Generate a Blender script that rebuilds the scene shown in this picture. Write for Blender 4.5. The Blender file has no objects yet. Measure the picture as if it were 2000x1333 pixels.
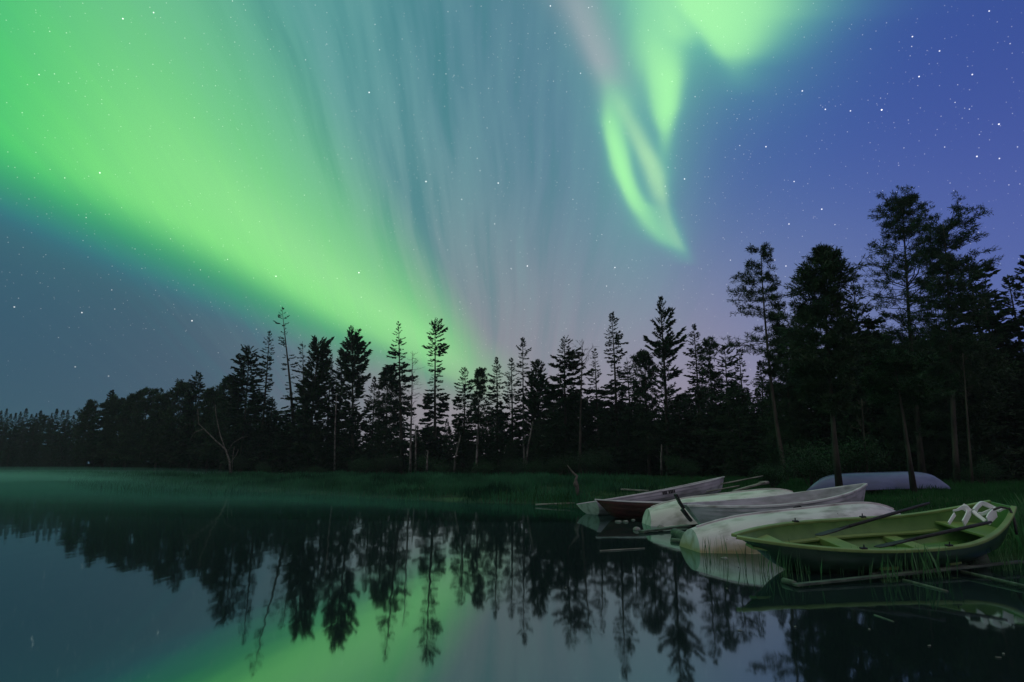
import bpy, math, random
import numpy as np
from mathutils import Vector, Matrix

# ------------------------------------------------------------------ camera, exposure
scene = bpy.context.scene
col = scene.collection
CAM_H, F, PITCH = 1.4, 1180.0, math.radians(11.9)      # eye height, focal length in photo pixels, tilt upward
CP, SP = math.cos(PITCH), math.sin(PITCH)
cam_data = bpy.data.cameras.new('camera')
cam_data.sensor_width = 36.0
cam_data.lens = F * 36.0 / 2000.0
cam_data.clip_end = 5000.0
cam = bpy.data.objects.new('camera', cam_data)
cam.location = (0, 0, CAM_H)
cam.rotation_euler = (math.pi / 2 + PITCH, 0, 0)
col.objects.link(cam)
scene.camera = cam
scene.view_settings.view_transform = 'Standard'
scene.view_settings.look = 'None'
scene.view_settings.exposure = 0.0
scene.view_settings.gamma = 1.0
scene.cycles.use_denoising = True
scene.cycles.max_bounces = 6
scene.cycles.volume_bounces = 0

def pix_dir(px, py):
    a, b = (px - 1000.0) / F, (666.5 - py) / F
    d = Vector((a, CP - b * SP, SP + b * CP))
    return d
def at_y(px, py, Y):                                   # the point seen at a pixel, Y metres out
    d = pix_dir(px, py); t = Y / d.y
    return Vector((d.x * t, Y, CAM_H + d.z * t))
def at_z(px, py, z):                                   # the point seen at a pixel, at height z
    d = pix_dir(px, py); t = (z - CAM_H) / d.z
    return Vector((d.x * t, d.y * t, z))

def lin(r, g, b):
    f = lambda c: (c / 255.0 / 12.92) if c / 255.0 <= 0.04045 else ((c / 255.0 + 0.055) / 1.055) ** 2.4
    return (f(r), f(g), f(b))

# ------------------------------------------------------------------ world: night sky, aurora, stars (all by world direction)
world = bpy.data.worlds.new('World')
scene.world = world
world.use_nodes = True
wt = world.node_tree
wt.nodes.clear()
class E:
    """A float expression in the world's node tree."""
    def __init__(s, v): s.v = v
    def __add__(a, b): return op('ADD', a, b)
    def __radd__(a, b): return op('ADD', b, a)
    def __sub__(a, b): return op('SUBTRACT', a, b)
    def __rsub__(a, b): return op('SUBTRACT', b, a)
    def __mul__(a, b): return op('MULTIPLY', a, b)
    def __rmul__(a, b): return op('MULTIPLY', b, a)
    def __truediv__(a, b): return op('DIVIDE', a, b)
    def __rtruediv__(a, b): return op('DIVIDE', b, a)
def plug(sock, v):
    if isinstance(v, E): v = v.v
    if isinstance(v, bpy.types.NodeSocket): wt.links.new(v, sock)
    else: sock.default_value = v
def op(o, *args):
    n = wt.nodes.new('ShaderNodeMath'); n.operation = o
    for i, a in enumerate(args): plug(n.inputs[i], a)
    return E(n.outputs[0])
def vop(o, *args, out=0):
    n = wt.nodes.new('ShaderNodeVectorMath'); n.operation = o
    for i, a in enumerate(args): plug(n.inputs[i], a)
    return n.outputs[out]
def vscale(v, s):
    n = wt.nodes.new('ShaderNodeVectorMath'); n.operation = 'SCALE'
    plug(n.inputs[0], v); plug(n.inputs['Scale'], s)
    return n.outputs[0]
def dot(v, d): return E(vop('DOT_PRODUCT', v, tuple(d), out=1))
def ex(x): return op('EXPONENT', x)
def gauss(x): return ex(op('MULTIPLY', x, x) * -1.0)
def ramp(x, a, b):
    n = wt.nodes.new('ShaderNodeMapRange'); n.interpolation_type = 'SMOOTHSTEP'
    plug(n.inputs[0], x); n.inputs[1].default_value = a; n.inputs[2].default_value = b
    return E(n.outputs[0])
def curve(x, pts):
    """Smooth function through pts [(x, y)...]."""
    xs = [p[0] for p in pts]; ys = [p[1] for p in pts]
    x0, x1 = min(xs), max(xs); y0, y1 = min(ys), max(ys); dy = max(y1 - y0, 1e-6)
    n = wt.nodes.new('ShaderNodeFloatCurve')
    cm = n.mapping; cm.use_clip = False
    c = cm.curves[0]
    q = sorted(((a - x0) / (x1 - x0), (b - y0) / dy) for a, b in pts)
    while len(c.points) > 2: c.points.remove(c.points[-1])
    c.points[0].location = q[0]; c.points[1].location = q[-1]
    for a in q[1:-1]: c.points.new(*a)
    for p in c.points: p.handle_type = 'AUTO_CLAMPED'
    cm.extend = 'HORIZONTAL'
    cm.update()
    t = op('MINIMUM', op('MAXIMUM', (x - x0) * (1.0 / (x1 - x0)), 0.0), 1.0)
    plug(n.inputs['Value'], t)
    return E(n.outputs[0]) * dy + y0
def cmix(base, colr, a):
    """base*(1-a) + colr*a on colour vectors."""
    n = wt.nodes.new('ShaderNodeMix'); n.data_type = 'VECTOR'; n.clamp_factor = True
    plug(n.inputs[0], a)
    plug(n.inputs[4], base); plug(n.inputs[5], colr)
    return n.outputs[1]
geo = wt.nodes.new('ShaderNodeTexCoord')
D = vop('NORMALIZE', geo.outputs['Generated'])
def azel(az, el):
    a, e = math.radians(az), math.radians(el)
    return Vector((math.sin(a) * math.cos(e), math.cos(a) * math.cos(e), math.sin(e)))
sky_ctrl = [(pix_dir(x, y).normalized(), lin(*c)) for x, y, c in [
    (0, 520, (52, 82, 114)), (150, 660, (50, 80, 108)), (0, 800, (54, 94, 102)), (330, 745, (80, 95, 114)),
    (520, 690, (80, 100, 120)), (860, 740, (158, 140, 148)), (1040, 700, (146, 140, 152)), (1050, 560, (110, 145, 155)),
    (1250, 600, (108, 130, 165)), (1320, 760, (178, 156, 170)), (990, 725, (160, 142, 150)), (1180, 715, (156, 142, 158)), (1500, 470, (84, 116, 172)), (1600, 660, (124, 132, 168)),
    (1420, 300, (62, 92, 162)), (1620, 190, (58, 86, 162)), (1900, 260, (74, 88, 168)), (1950, 520, (88, 106, 170)),
    (1990, 40, (50, 74, 144)), (1740, 30, (54, 86, 154)), (1000, 320, (92, 136, 152)), (930, 90, (84, 128, 148)),
    (1130, 440, (92, 132, 155)), (1180, 250, (88, 128, 152)), (650, 80, (84, 152, 156)), (720, 400, (118, 168, 164)), (860, 560, (120, 160, 160)),
    (430, 120, (100, 175, 150)), (200, 300, (72, 150, 140))]]
sky_ctrl += [(azel(a, e), lin(*c)) for a, e, c in [
    (-40, 62, (110, 225, 140)), (0, 62, (140, 200, 165)), (45, 60, (80, 100, 165)), (0, 85, (216, 198, 206)),
    (180, 60, (216, 196, 208)), (110, 45, (160, 152, 178)), (-110, 45, (165, 168, 172)), (180, 25, (128, 120, 138)),
    (-150, 20, (112, 118, 130)), (150, 20, (128, 118, 138)), (90, 12, (120, 118, 150)), (-90, 12, (80, 120, 125)), (0, -60, (20, 28, 30)), (180, -60, (20, 28, 30))]]
acc, wsum = (0.0, 0.0, 0.0), None
for d, c in sky_ctrl:
    w = ex((dot(D, d) - 1.0) * 62.0)
    n = wt.nodes.new('ShaderNodeVectorMath'); n.operation = 'MULTIPLY_ADD'
    plug(n.inputs[0], w); n.inputs[1].default_value = c; plug(n.inputs[2], acc)
    acc = n.outputs[0]
    wsum = w if wsum is None else wsum + w
sky = vscale(acc, 1.0 / wsum)

# a flat star chart of the northern sky: gnomonic about azimuth 0, elevation 25
CE = math.radians(25)
cf, cu = Vector((0, math.cos(CE), math.sin(CE))), Vector((0, -math.sin(CE), math.cos(CE)))
def chart(px, py):
    d = pix_dir(px, py); k = d.dot(cf)
    return (1000 * d.x / k, 1000 * d.dot(cu) / k)
fwd = dot(D, cf)
front = ramp(fwd, 0.12, 0.4)
den = op('MAXIMUM', fwd, 0.12)
U = 1000.0 * dot(D, (1, 0, 0)) / den
V = 1000.0 * dot(D, cu) / den
noise = wt.nodes.new('ShaderNodeTexNoise'); noise.noise_dimensions = '2D'
p0 = chart(950, 1300)
q = (U - p0[0]) / op('MAXIMUM', V - p0[1], 60.0)
warp = wt.nodes.new('ShaderNodeTexNoise'); warp.noise_dimensions = '3D'
plug(warp.inputs['Vector'], D); warp.inputs['Scale'].default_value = 3.0; warp.inputs['Detail'].default_value = 1.0
cb = wt.nodes.new('ShaderNodeCombineXYZ'); plug(cb.inputs[0], q * 20.0 + E(warp.outputs[0]) * 1.6); plug(cb.inputs[1], (U + V * 2.0) * 0.0013)
wt.links.new(cb.outputs[0], noise.inputs['Vector'])
noise.inputs['Scale'].default_value = 1.0; noise.inputs['Detail'].default_value = 3.0; noise.inputs['Roughness'].default_value = 0.55
streak = E(noise.outputs[0])
cx = chart(760, 250)
smask = gauss((U - cx[0]) * (1 / 330.0)) * gauss((V - cx[1]) * (1 / 420.0))
sky = cmix(sky, lin(60, 128, 135), ramp(streak, 0.45, 0.75) * smask * 0.65)
sky = cmix(sky, lin(125, 178, 176), ramp(streak, 0.55, 0.25) * smask * 0.26)

# the broad band on the left: a wedge opening upward from the trees
ap, le = chart(905, 770), chart(0, 372)
ax = Vector((le[0] - ap[0], le[1] - ap[1])).normalized()
nx = Vector((ax.y, -ax.x))
if nx.y < 0: nx = -nx
S = (U - ap[0]) * ax.x + (V - ap[1]) * ax.y
Dn = (U - ap[0]) * nx.x + (V - ap[1]) * nx.y
W = 66.0 + op('MAXIMUM', S, 0.0) * 0.40
T = Dn / W + (E(warp.outputs[0]) - 0.5) * 0.10
along = ramp(S, -110.0, 90.0) * front
edge = 60.0 + op('MAXIMUM', S, 0.0) * 0.06
rise = ramp(Dn + (E(warp.outputs[0]) - 0.5) * 40.0, -45.0, 80.0)
fall = 1.0 - ramp(T, 0.12, 1.80)
band = rise * fall * along
fringe = gauss((Dn + 22.0) / 34.0) * along * ramp(S, 150.0, 500.0)
sky = cmix(sky, lin(44, 132, 146), fringe * 0.34)
gcol = cmix(lin(132, 234, 132), lin(56, 204, 108), ramp(S - Dn * 0.2, 520.0, 980.0))
gcol = cmix(gcol, lin(168, 248, 160), gauss((T - 0.55) / 0.28) * ramp(S, 800.0, 300.0) * 0.55)
gcol = cmix(lin(60, 190, 110), gcol, ramp(T, 0.0, 0.3))
sky = cmix(sky, gcol, op('POWER', band, 0.85) * (0.91 + (streak - 0.5) * 0.28))

halo = chart(1255, 240)
sky = cmix(sky, lin(112, 176, 170), gauss((U - halo[0]) / 85.0) * gauss((V - halo[1]) / 230.0) * front * 0.62)
halo = chart(1400, -20)
sky = cmix(sky, lin(110, 200, 165), gauss((U - halo[0]) / 150.0) * gauss((V - halo[1]) / 130.0) * front * 0.75)
# the bright folded curtains on the right: (pixel y, centre x, soft width to either side, brightness)
def ribbon(sky, rows, dim, core, gain=1.0):
    vs = [(chart(r[1], r[0]), r) for r in rows]
    c = curve(V, [(v[0][1], v[0][0]) for v in vs])
    wl = curve(V, [(v[0][1], v[1][2] * 1.12) for v in vs]) * (0.78 + 0.44 * streak)
    wr = curve(V, [(v[0][1], v[1][3] * 1.12) for v in vs])
    b = curve(V, [(v[0][1], v[1][4]) for v in vs])
    d = U - c
    g = gauss(op('MINIMUM', d, 0.0) / wl) * gauss(op('MAXIMUM', d, 0.0) / wr) * b * front * gain
    return cmix(sky, cmix(dim, core, ramp(g, 0.1, 0.8)), g)
teal, pale, bright = lin(110, 190, 170), lin(165, 170, 178), lin(166, 248, 174)
sky = ribbon(sky, [(-260, 1060, 60, 60, 0.2), (-60, 1105, 45, 50, 0.35), (25, 1135, 32, 44, 0.5), (126, 1174, 24, 40, 0.55), (176, 1192, 20, 36, 0.45), (240, 1205, 20, 30, 0.0)], pale, lin(190, 190, 195))
sky = ribbon(sky, [(120, 1180, 22, 40, 0.0), (176, 1193, 20, 42, 0.45), (225, 1194, 20, 30, 0.7), (252, 1196, 17, 24, 0.86), (302, 1207, 15, 20, 1.0), (349, 1220, 15, 18, 0.98), (391, 1238, 17, 22, 0.85), (424, 1260, 20, 34, 0.68), (466, 1298, 26, 26, 0.55), (492, 1326, 26, 16, 0.25), (520, 1345, 24, 14, 0.0)], teal, bright)
sky = ribbon(sky, [(160, 1197, 20, 26, 0.0), (200, 1212, 17, 22, 0.45), (240, 1231, 18, 22, 0.6), (277, 1249, 20, 22, 0.68), (328, 1276, 22, 20, 0.8), (370, 1289, 22, 15, 0.7), (420, 1302, 24, 12, 0.5), (462, 1319, 22, 11, 0.5), (500, 1339, 18, 10, 0.18), (522, 1349, 18, 10, 0.0)], teal, lin(178, 235, 182))
sky = ribbon(sky, [(-300, 1330, 130, 90, 0.6), (-60, 1300, 90, 70, 0.7), (10, 1298, 68, 62, 0.72), (63, 1296, 58, 48, 0.78), (126, 1299, 48, 34, 0.88), (168, 1304, 38, 25, 0.98), (202, 1303, 30, 22, 0.98), (235, 1299, 21, 19, 0.85), (269, 1299, 15, 16, 0.55), (310, 1298, 15, 15, 0.3), (380, 1296, 14, 12, 0.0)], teal, bright)
sky = ribbon(sky, [(-300, 1330, 120, 120, 0.8), (-60, 1340, 66, 66, 0.86), (10, 1343, 56, 56, 0.82), (50, 1344, 48, 52, 0.74), (80, 1342, 42, 48, 0.5), (102, 1340, 36, 44, 0.22), (130, 1336, 32, 40, 0.0)], teal, lin(165, 245, 175))
sky = ribbon(sky, [(-300, 1270, 90, 260, 0.9), (-60, 1350, 45, 170, 0.95), (13, 1372, 40, 150, 0.97), (50, 1390, 32, 112, 0.96), (92, 1413, 28, 76, 0.82), (122, 1428, 24, 50, 0.5), (142, 1436, 22, 34, 0.3), (190, 1446, 26, 34, 0.0)], teal, bright)

# stars
def stars(scale, radius, gain):
    v = wt.nodes.new('ShaderNodeTexVoronoi'); v.voronoi_dimensions = '3D'; v.feature = 'F1'
    plug(v.inputs['Vector'], D); v.inputs['Scale'].default_value = scale
    sep = wt.nodes.new('ShaderNodeSeparateColor'); wt.links.new(v.outputs['Color'], sep.inputs[0])
    return ramp(E(v.outputs['Distance']) * (1.0 / scale), radius, radius * 0.25) * (E(sep.outputs[0]) * gain)
st = stars(150.0, 0.00085, 0.36) + stars(95.0, 0.0009, 0.5) + stars(62.0, 0.0009, 0.9) + stars(38.0, 0.0010, 1.0)
for x, y, m in [(1722, 215, 2.2), (1795, 150, 1.5), (1612, 214, 1.2), (1567, 178, 1.2), (1661, 217, 1.0), (832, 355, 1.8), (973, 358, 1.4), (240, 37, 1.5), (701, 533, 1.4),
                (375, 627, 1.3), (160, 611, 1.1), (28, 600, 1.0), (1337, 350, 1.2), (1496, 287, 1.0), (1030, 520, 1.2), (1951, 243, 1.3), (1899, 146, 1.1), (1605, 409, 1.2),
                (1541, 438, 1.0), (1551, 355, 1.0), (1908, 306, 1.2), (721, 181, 1.0), (300, 25, 1.1), (195, 338, 1.2), (147, 717, 1.0), (539, 540, 1.0), (1782, 72, 1.1), (1835, 100, 0.9), (1952, 310, 0.9), (1932, 22, 1.0), (1201, 523, 1.0), (1075, 12, 1.0), (1535, 520, 1.0), (212, 735, 0.9)]:
    st = st + ramp(dot(D, pix_dir(x, y).normalized()), math.cos(0.00105), math.cos(0.0004)) * m
hz = ramp(dot(D, (0, 0, 1)), 0.02, 0.30)
sky = vop('ADD', sky, vscale((1.0, 0.97, 0.95), st * hz))
bg = wt.nodes.new('ShaderNodeBackground'); plug(bg.inputs['Color'], sky); bg.inputs['Strength'].default_value = 1.0
wo = wt.nodes.new('ShaderNodeOutputWorld'); wt.links.new(bg.outputs[0], wo.inputs['Surface'])
world.cycles.sampling_method = 'MANUAL'; world.cycles.sample_map_resolution = 512

# ------------------------------------------------------------------ helpers
rng = np.random.default_rng(7)
class MB:
    """Collects vertices and faces of one mesh."""
    def __init__(s): s.v, s.f, s.n = [], [], 0
    def add(s, v, f):
        v = np.asarray(v, float).reshape(-1, 3); s.v.append(v)
        o = s.n
        if isinstance(f, np.ndarray): s.f += (f + o).tolist()
        else: s.f += [[i + o for i in q] for q in f]
        s.n += len(v)
    def mesh(s, name, mats, smooth=False):
        me = bpy.data.meshes.new(name)
        me.from_pydata(np.concatenate(s.v).tolist(), [], s.f)
        for m in (mats if isinstance(mats, (list, tuple)) else [mats]): me.materials.append(m)
        if smooth: me.polygons.foreach_set('use_smooth', [True] * len(me.polygons))
        me.update()
        return me
    def build(s, name, mats, parent=None, smooth=False):
        return link(name, s.mesh(name, mats, smooth), parent)
def link(name, me, parent=None):
    o = bpy.data.objects.new(name, me); col.objects.link(o)
    if parent is not None: o.parent = parent
    return o
def tag(o, label=None, cat=None, group=None, kind=None):
    if label: o['label'] = label
    if cat: o['category'] = cat
    if group: o['group'] = group
    if kind: o['kind'] = kind
    return o
def thing(name, label, cat, loc, group=None, mat=None):
    o = bpy.data.objects.new(name, None); o.empty_display_size = 0.2; col.objects.link(o)
    if mat is not None: o.matrix_world = mat
    else: o.location = loc
    return tag(o, label, cat, group)
def tube(mb, pts, rad, sides=8, cap=True):
    pts = np.asarray([tuple(p) for p in pts], float); n = len(pts)
    rad = np.broadcast_to(np.asarray(rad, float), (n,))
    tan = np.gradient(pts, axis=0); tan /= np.linalg.norm(tan, axis=1)[:, None] + 1e-9
    ref = np.array([0.0, 0.0, 1.0]) if abs(tan[:, 2]).mean() < 0.8 else np.array([1.0, 0.0, 0.0])
    p = np.cross(tan, ref); p /= np.linalg.norm(p, axis=1)[:, None] + 1e-9
    qv = np.cross(tan, p)
    a = np.arange(sides) * 2 * math.pi / sides
    v = pts[:, None] + rad[:, None, None] * (np.cos(a)[None, :, None] * p[:, None] + np.sin(a)[None, :, None] * qv[:, None])
    f = [[i * sides + j, i * sides + (j + 1) % sides, (i + 1) * sides + (j + 1) % sides, (i + 1) * sides + j] for i in range(n - 1) for j in range(sides)]
    if cap: f += [list(range(sides))[::-1], [(n - 1) * sides + j for j in range(sides)]]
    mb.add(v, f)
def sweep_rect(mb, pts, w, h, up=(0, 0, 1)):
    """A bar of w x h along pts."""
    pts = np.asarray([tuple(p) for p in pts], float); n = len(pts)
    w = np.broadcast_to(np.asarray(w, float), (n,)); h = np.broadcast_to(np.asarray(h, float), (n,))
    tan = np.gradient(pts, axis=0); tan /= np.linalg.norm(tan, axis=1)[:, None] + 1e-9
    s = np.cross(tan, np.asarray(up, float)); s /= np.linalg.norm(s, axis=1)[:, None] + 1e-9
    u = np.cross(s, tan)
    k = [(-.5, -.5), (.5, -.5), (.5, .5), (-.5, .5)]
    v = np.stack([pts + s * (w * a)[:, None] + u * (h * b)[:, None] for a, b in k], 1)
    f = [[i * 4 + j, i * 4 + (j + 1) % 4, (i + 1) * 4 + (j + 1) % 4, (i + 1) * 4 + j] for i in range(n - 1) for j in range(4)]
    f += [[3, 2, 1, 0], [(n - 1) * 4 + j for j in range(4)]]
    mb.add(v, f)
def box(mb, c, s, bev=0.0):
    x, y, z = [k / 2 for k in s]
    v = np.array([(i * x, j * y, k * z) for i in (-1, 1) for j in (-1, 1) for k in (-1, 1)]) + np.asarray(c, float)
    mb.add(v, [[0, 1, 3, 2], [4, 6, 7, 5], [0, 4, 5, 1], [2, 3, 7, 6], [0, 2, 6, 4], [1, 5, 7, 3]])
def bevel(o, w=0.006, seg=2):
    m = o.modifiers.new('bevel', 'BEVEL'); m.width = w; m.segments = seg; m.limit_method = 'ANGLE'
    return o

def material(name, c1, c2=None, rough=0.6, scale=6.0, detail=4.0, bump=0.0, bscale=40.0, spec=0.4, coords='Object', stretch=(1, 1, 1), lo=0.35, hi=0.65, dirt=None):
    m = bpy.data.materials.new(name); m.use_nodes = True
    nt = m.node_tree; b = nt.nodes['Principled BSDF']
    b.inputs['Roughness'].default_value = rough; b.inputs['Specular IOR Level'].default_value = spec
    tc = nt.nodes.new('ShaderNodeTexCoord'); mp = nt.nodes.new('ShaderNodeMapping'); mp.inputs['Scale'].default_value = stretch
    nt.links.new(tc.outputs[coords], mp.inputs[0])
    n = nt.nodes.new('ShaderNodeTexNoise'); n.inputs['Scale'].default_value = scale; n.inputs['Detail'].default_value = detail
    nt.links.new(mp.outputs[0], n.inputs['Vector'])
    r = nt.nodes.new('ShaderNodeValToRGB'); r.color_ramp.elements[0].position = lo; r.color_ramp.elements[1].position = hi
    r.color_ramp.elements[0].color = (*c1, 1); r.color_ramp.elements[1].color = (*(c2 or c1), 1)
    nt.links.new(n.outputs[0], r.inputs[0])
    out = r.outputs[0]
    if dirt:                                           # (colour, scale, lo, hi): blotches of grime with a shape of their own
        n2 = nt.nodes.new('ShaderNodeTexNoise'); n2.inputs['Scale'].default_value = dirt[1]; n2.inputs['Detail'].default_value = 6
        nt.links.new(mp.outputs[0], n2.inputs['Vector'])
        mr = nt.nodes.new('ShaderNodeMapRange'); mr.inputs[1].default_value = dirt[2]; mr.inputs[2].default_value = dirt[3]
        nt.links.new(n2.outputs[0], mr.inputs[0])
        mx = nt.nodes.new('ShaderNodeMix'); mx.data_type = 'RGBA'
        nt.links.new(mr.outputs[0], mx.inputs[0]); nt.links.new(out, mx.inputs[6]); mx.inputs[7].default_value = (*dirt[0], 1)
        out = mx.outputs[2]
    nt.links.new(out, b.inputs['Base Color'])
    if bump:
        n3 = nt.nodes.new('ShaderNodeTexNoise'); n3.inputs['Scale'].default_value = bscale; n3.inputs['Detail'].default_value = 4
        nt.links.new(mp.outputs[0], n3.inputs['Vector'])
        bp = nt.nodes.new('ShaderNodeBump'); bp.inputs['Strength'].default_value = bump; bp.inputs['Distance'].default_value = 0.02
        nt.links.new(n3.outputs[0], bp.inputs['Height']); nt.links.new(bp.outputs[0], b.inputs['Normal'])
    return m
M = {}
M['needles'] = material('needles', (.010, .026, .013), (.022, .048, .021), .75, 2.0, spec=.2)
M['pine_needles'] = material('pine_needles', (.014, .036, .020), (.035, .065, .026), .75, 2.0, spec=.2)
M['young_leaves'] = material('young_leaves', (.010, .036, .013), (.020, .058, .019), .7, 2.0, spec=.2)
M['bark'] = material('bark', (.022, .020, .014), (.070, .064, .045), .9, 5.0, bump=.6, stretch=(1, 1, .3))
M['dead_bark'] = material('dead_bark', (.07, .065, .05), (.17, .16, .13), .9, 6.0, bump=.4)
M['pale_bark'] = material('pale_bark', (.035, .033, .028), (.19, .185, .16), .85, 5.0, bump=.4, stretch=(1, 1, .5), lo=.42, hi=.60)
M['grey_wood'] = material('grey_wood', (.12, .12, .10), (.30, .30, .25), .85, 8.0, bump=.5, stretch=(.15, 1, 1), spec=.2)
M['wet_wood'] = material('wet_wood', (.025, .035, .025), (.09, .12, .08), .6, 8.0, bump=.5, stretch=(.3, 1, 1))
M['black_wood'] = material('black_wood', (.012, .011, .014), (.03, .028, .03), .6, 8.0, spec=.3)
M['white_grp'] = material('white_grp', (.57, .56, .57), (.68, .67, .66), .42, 2.2, bump=.05, bscale=60, stretch=(.4, 1, 1), dirt=((.28, .28, .25), 6.0, .46, .72))
M['stained_white'] = material('stained_white', (.53, .51, .51), (.66, .63, .62), .45, 2.2, bump=.06, bscale=60, stretch=(.4, 1, 1), dirt=((.26, .25, .22), 6.0, .47, .74))
def stain(m):
    # ochre algae along the rim that lies in the water, and dark flecks of old leaves
    nt = m.node_tree; b = nt.nodes['Principled BSDF']; src = b.inputs['Base Color'].links[0].from_socket
    tc = nt.nodes.new('ShaderNodeTexCoord'); sp = nt.nodes.new('ShaderNodeSeparateXYZ'); nt.links.new(tc.outputs['Object'], sp.inputs[0])
    n = nt.nodes.new('ShaderNodeTexNoise'); n.inputs['Scale'].default_value = 3.5; n.inputs['Detail'].default_value = 6; nt.links.new(tc.outputs['Object'], n.inputs['Vector'])
    ad = nt.nodes.new('ShaderNodeMath'); ad.operation = 'MULTIPLY_ADD'; ad.inputs[1].default_value = .30; nt.links.new(n.outputs[0], ad.inputs[0]); nt.links.new(sp.outputs[2], ad.inputs[2])
    mr = nt.nodes.new('ShaderNodeMapRange'); mr.inputs[1].default_value = -.12; mr.inputs[2].default_value = .10; nt.links.new(ad.outputs[0], mr.inputs[0])
    mx = nt.nodes.new('ShaderNodeMapRange'); mx.inputs[1].default_value = 2.4; mx.inputs[2].default_value = .6; nt.links.new(sp.outputs[0], mx.inputs[0])
    mu = nt.nodes.new('ShaderNodeMath'); mu.operation = 'MULTIPLY'; nt.links.new(mr.outputs[0], mu.inputs[0]); nt.links.new(mx.outputs[0], mu.inputs[1])
    c = nt.nodes.new('ShaderNodeMix'); c.data_type = 'RGBA'; nt.links.new(mu.outputs[0], c.inputs[0]); nt.links.new(src, c.inputs[6]); c.inputs[7].default_value = (.30, .27, .13, 1)
    f = nt.nodes.new('ShaderNodeTexNoise'); f.inputs['Scale'].default_value = 13; f.inputs['Detail'].default_value = 3; nt.links.new(tc.outputs['Object'], f.inputs['Vector'])
    fr_ = nt.nodes.new('ShaderNodeMapRange'); fr_.inputs[1].default_value = .735; fr_.inputs[2].default_value = .76; nt.links.new(f.outputs[0], fr_.inputs[0])
    c2 = nt.nodes.new('ShaderNodeMix'); c2.data_type = 'RGBA'; nt.links.new(fr_.outputs[0], c2.inputs[0]); nt.links.new(c.outputs[2], c2.inputs[6]); c2.inputs[7].default_value = (.05, .045, .04, 1)
    nt.links.new(c2.outputs[2], b.inputs['Base Color'])
stain(M['stained_white'])
M['ivory_grp'] = material('ivory_grp', (.56, .57, .51), (.66, .67, .61), .42, 2.2, bump=.05, bscale=60, stretch=(.4, 1, 1), dirt=((.25, .28, .21), 5.0, .46, .72))
M['clinker_white'] = material('clinker_white', (.44, .44, .46), (.57, .57, .59), .5, 3.0, bump=.08, bscale=60, stretch=(.3, 1, 1), dirt=((.22, .23, .22), 5.0, .45, .72))
M['blue_grey'] = material('blue_grey', (.12, .165, .28), (.20, .25, .40), .45, 3.0, stretch=(.3, 1, 1), dirt=((.16, .20, .26), 5.0, .5, .75))
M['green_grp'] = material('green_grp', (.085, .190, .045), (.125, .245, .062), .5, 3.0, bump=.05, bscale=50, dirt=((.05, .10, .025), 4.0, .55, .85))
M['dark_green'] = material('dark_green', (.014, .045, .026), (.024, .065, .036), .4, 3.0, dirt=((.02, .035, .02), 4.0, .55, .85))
M['green_rim'] = material('green_rim', (.15, .225, .06), (.20, .28, .085), .45, 4.0)
M['white_plastic'] = material('white_plastic', (.74, .74, .72), (.82, .82, .80), .4, 4.0)
M['metal'] = material('metal', (.45, .45, .45), (.55, .55, .55), .35, 8.0)
M['rope'] = material('rope', (.03, .03, .03), (.07, .07, .06), .9, 40.0)
M['stone'] = material('stone', (.12, .13, .11), (.30, .30, .27), .85, 7.0, bump=.5)
M['mud'] = material('mud', (.035, .035, .028), (.09, .09, .07), .7, 5.0, bump=.6, bscale=14)
M['leaf_litter'] = material('leaf_litter', (.10, .10, .08), (.20, .19, .16), .7, 8.0)
M['ground'] = material('ground', (.012, .022, .010), (.035, .070, .025), .95, .9, 6, bump=.8, bscale=8.0, spec=.1)
M['sedge'] = material('sedge', (.008, .050, .022), (.050, .21, .090), .8, .30, 5, spec=.15)
M['bank_grass'] = material('bank_grass', (.014, .070, .020), (.038, .135, .040), .8, 1.2, 4, spec=.15)
M['reed'] = material('reed', (.04, .13, .05), (.10, .22, .09), .7, 3.0, 3, spec=.2)
M['maroon'] = material('maroon', (.055, .014, .012), (.095, .028, .022), .5, 3.0, bump=.06, bscale=50, stretch=(.3, 1, 1), dirt=((.03, .016, .012), 4.0, .5, .8))

# ------------------------------------------------------------------ terrain and water
shore = np.array([(-900, 420), (-400, 260), (-160, 145), (-100, 110), (-62, 84), (-40, 62), (-25, 45), (-14, 36.5), (-7, 31), (-2, 26), (1.2, 25), (3.0, 20.8), (4.6, 17.2), (5.3, 14.4), (5.9, 12.2), (6.5, 10.7), (7.2, 9.8), (8.3, 9.2), (9.8, 8.6), (13, 7.4), (30, 3), (120, -30), (900, -200)], float)
poly = np.vstack([shore, [(3000, -200), (3000, 4000), (-3000, 4000), (-3000, 420)]])
def sdist(x, y):
    """Signed distance to the shoreline, positive on land."""
    x = np.atleast_1d(np.asarray(x, float)); y = np.atleast_1d(np.asarray(y, float))
    best = np.full(x.shape, 1e9)
    for (x0, y0), (x1, y1) in zip(shore[:-1], shore[1:]):
        dx, dy = x1 - x0, y1 - y0
        t = np.clip(((x - x0) * dx + (y - y0) * dy) / (dx * dx + dy * dy), 0, 1)
        best = np.minimum(best, np.hypot(x - x0 - t * dx, y - y0 - t * dy))
    ins = np.zeros(x.shape, bool)
    n = len(poly)
    for i in range(n):
        (x0, y0), (x1, y1) = poly[i], poly[(i + 1) % n]
        if y0 == y1: continue
        c = ((y0 > y) != (y1 > y)) & (x < (x1 - x0) * (y - y0) / (y1 - y0) + x0)
        ins ^= c
    return np.where(ins, best, -best)
def ground_z(x, y):
    s = sdist(x, y); x = np.atleast_1d(x); y = np.atleast_1d(y)
    up = 0.62 * (1 - np.exp(-np.maximum(s, 0) / 4.5)) + 0.012 * np.maximum(s - 25, 0)
    up += 0.05 * np.sin(x * 1.3 + 0.7 * y) * np.sin(y * 0.9 - x * 0.4) * np.clip(s / 3, 0, 1)
    far = np.maximum(s - 90, 0); up += 0.02 * far
    return np.where(s > 0, up, np.maximum(s * 0.12, -0.9))
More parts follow.
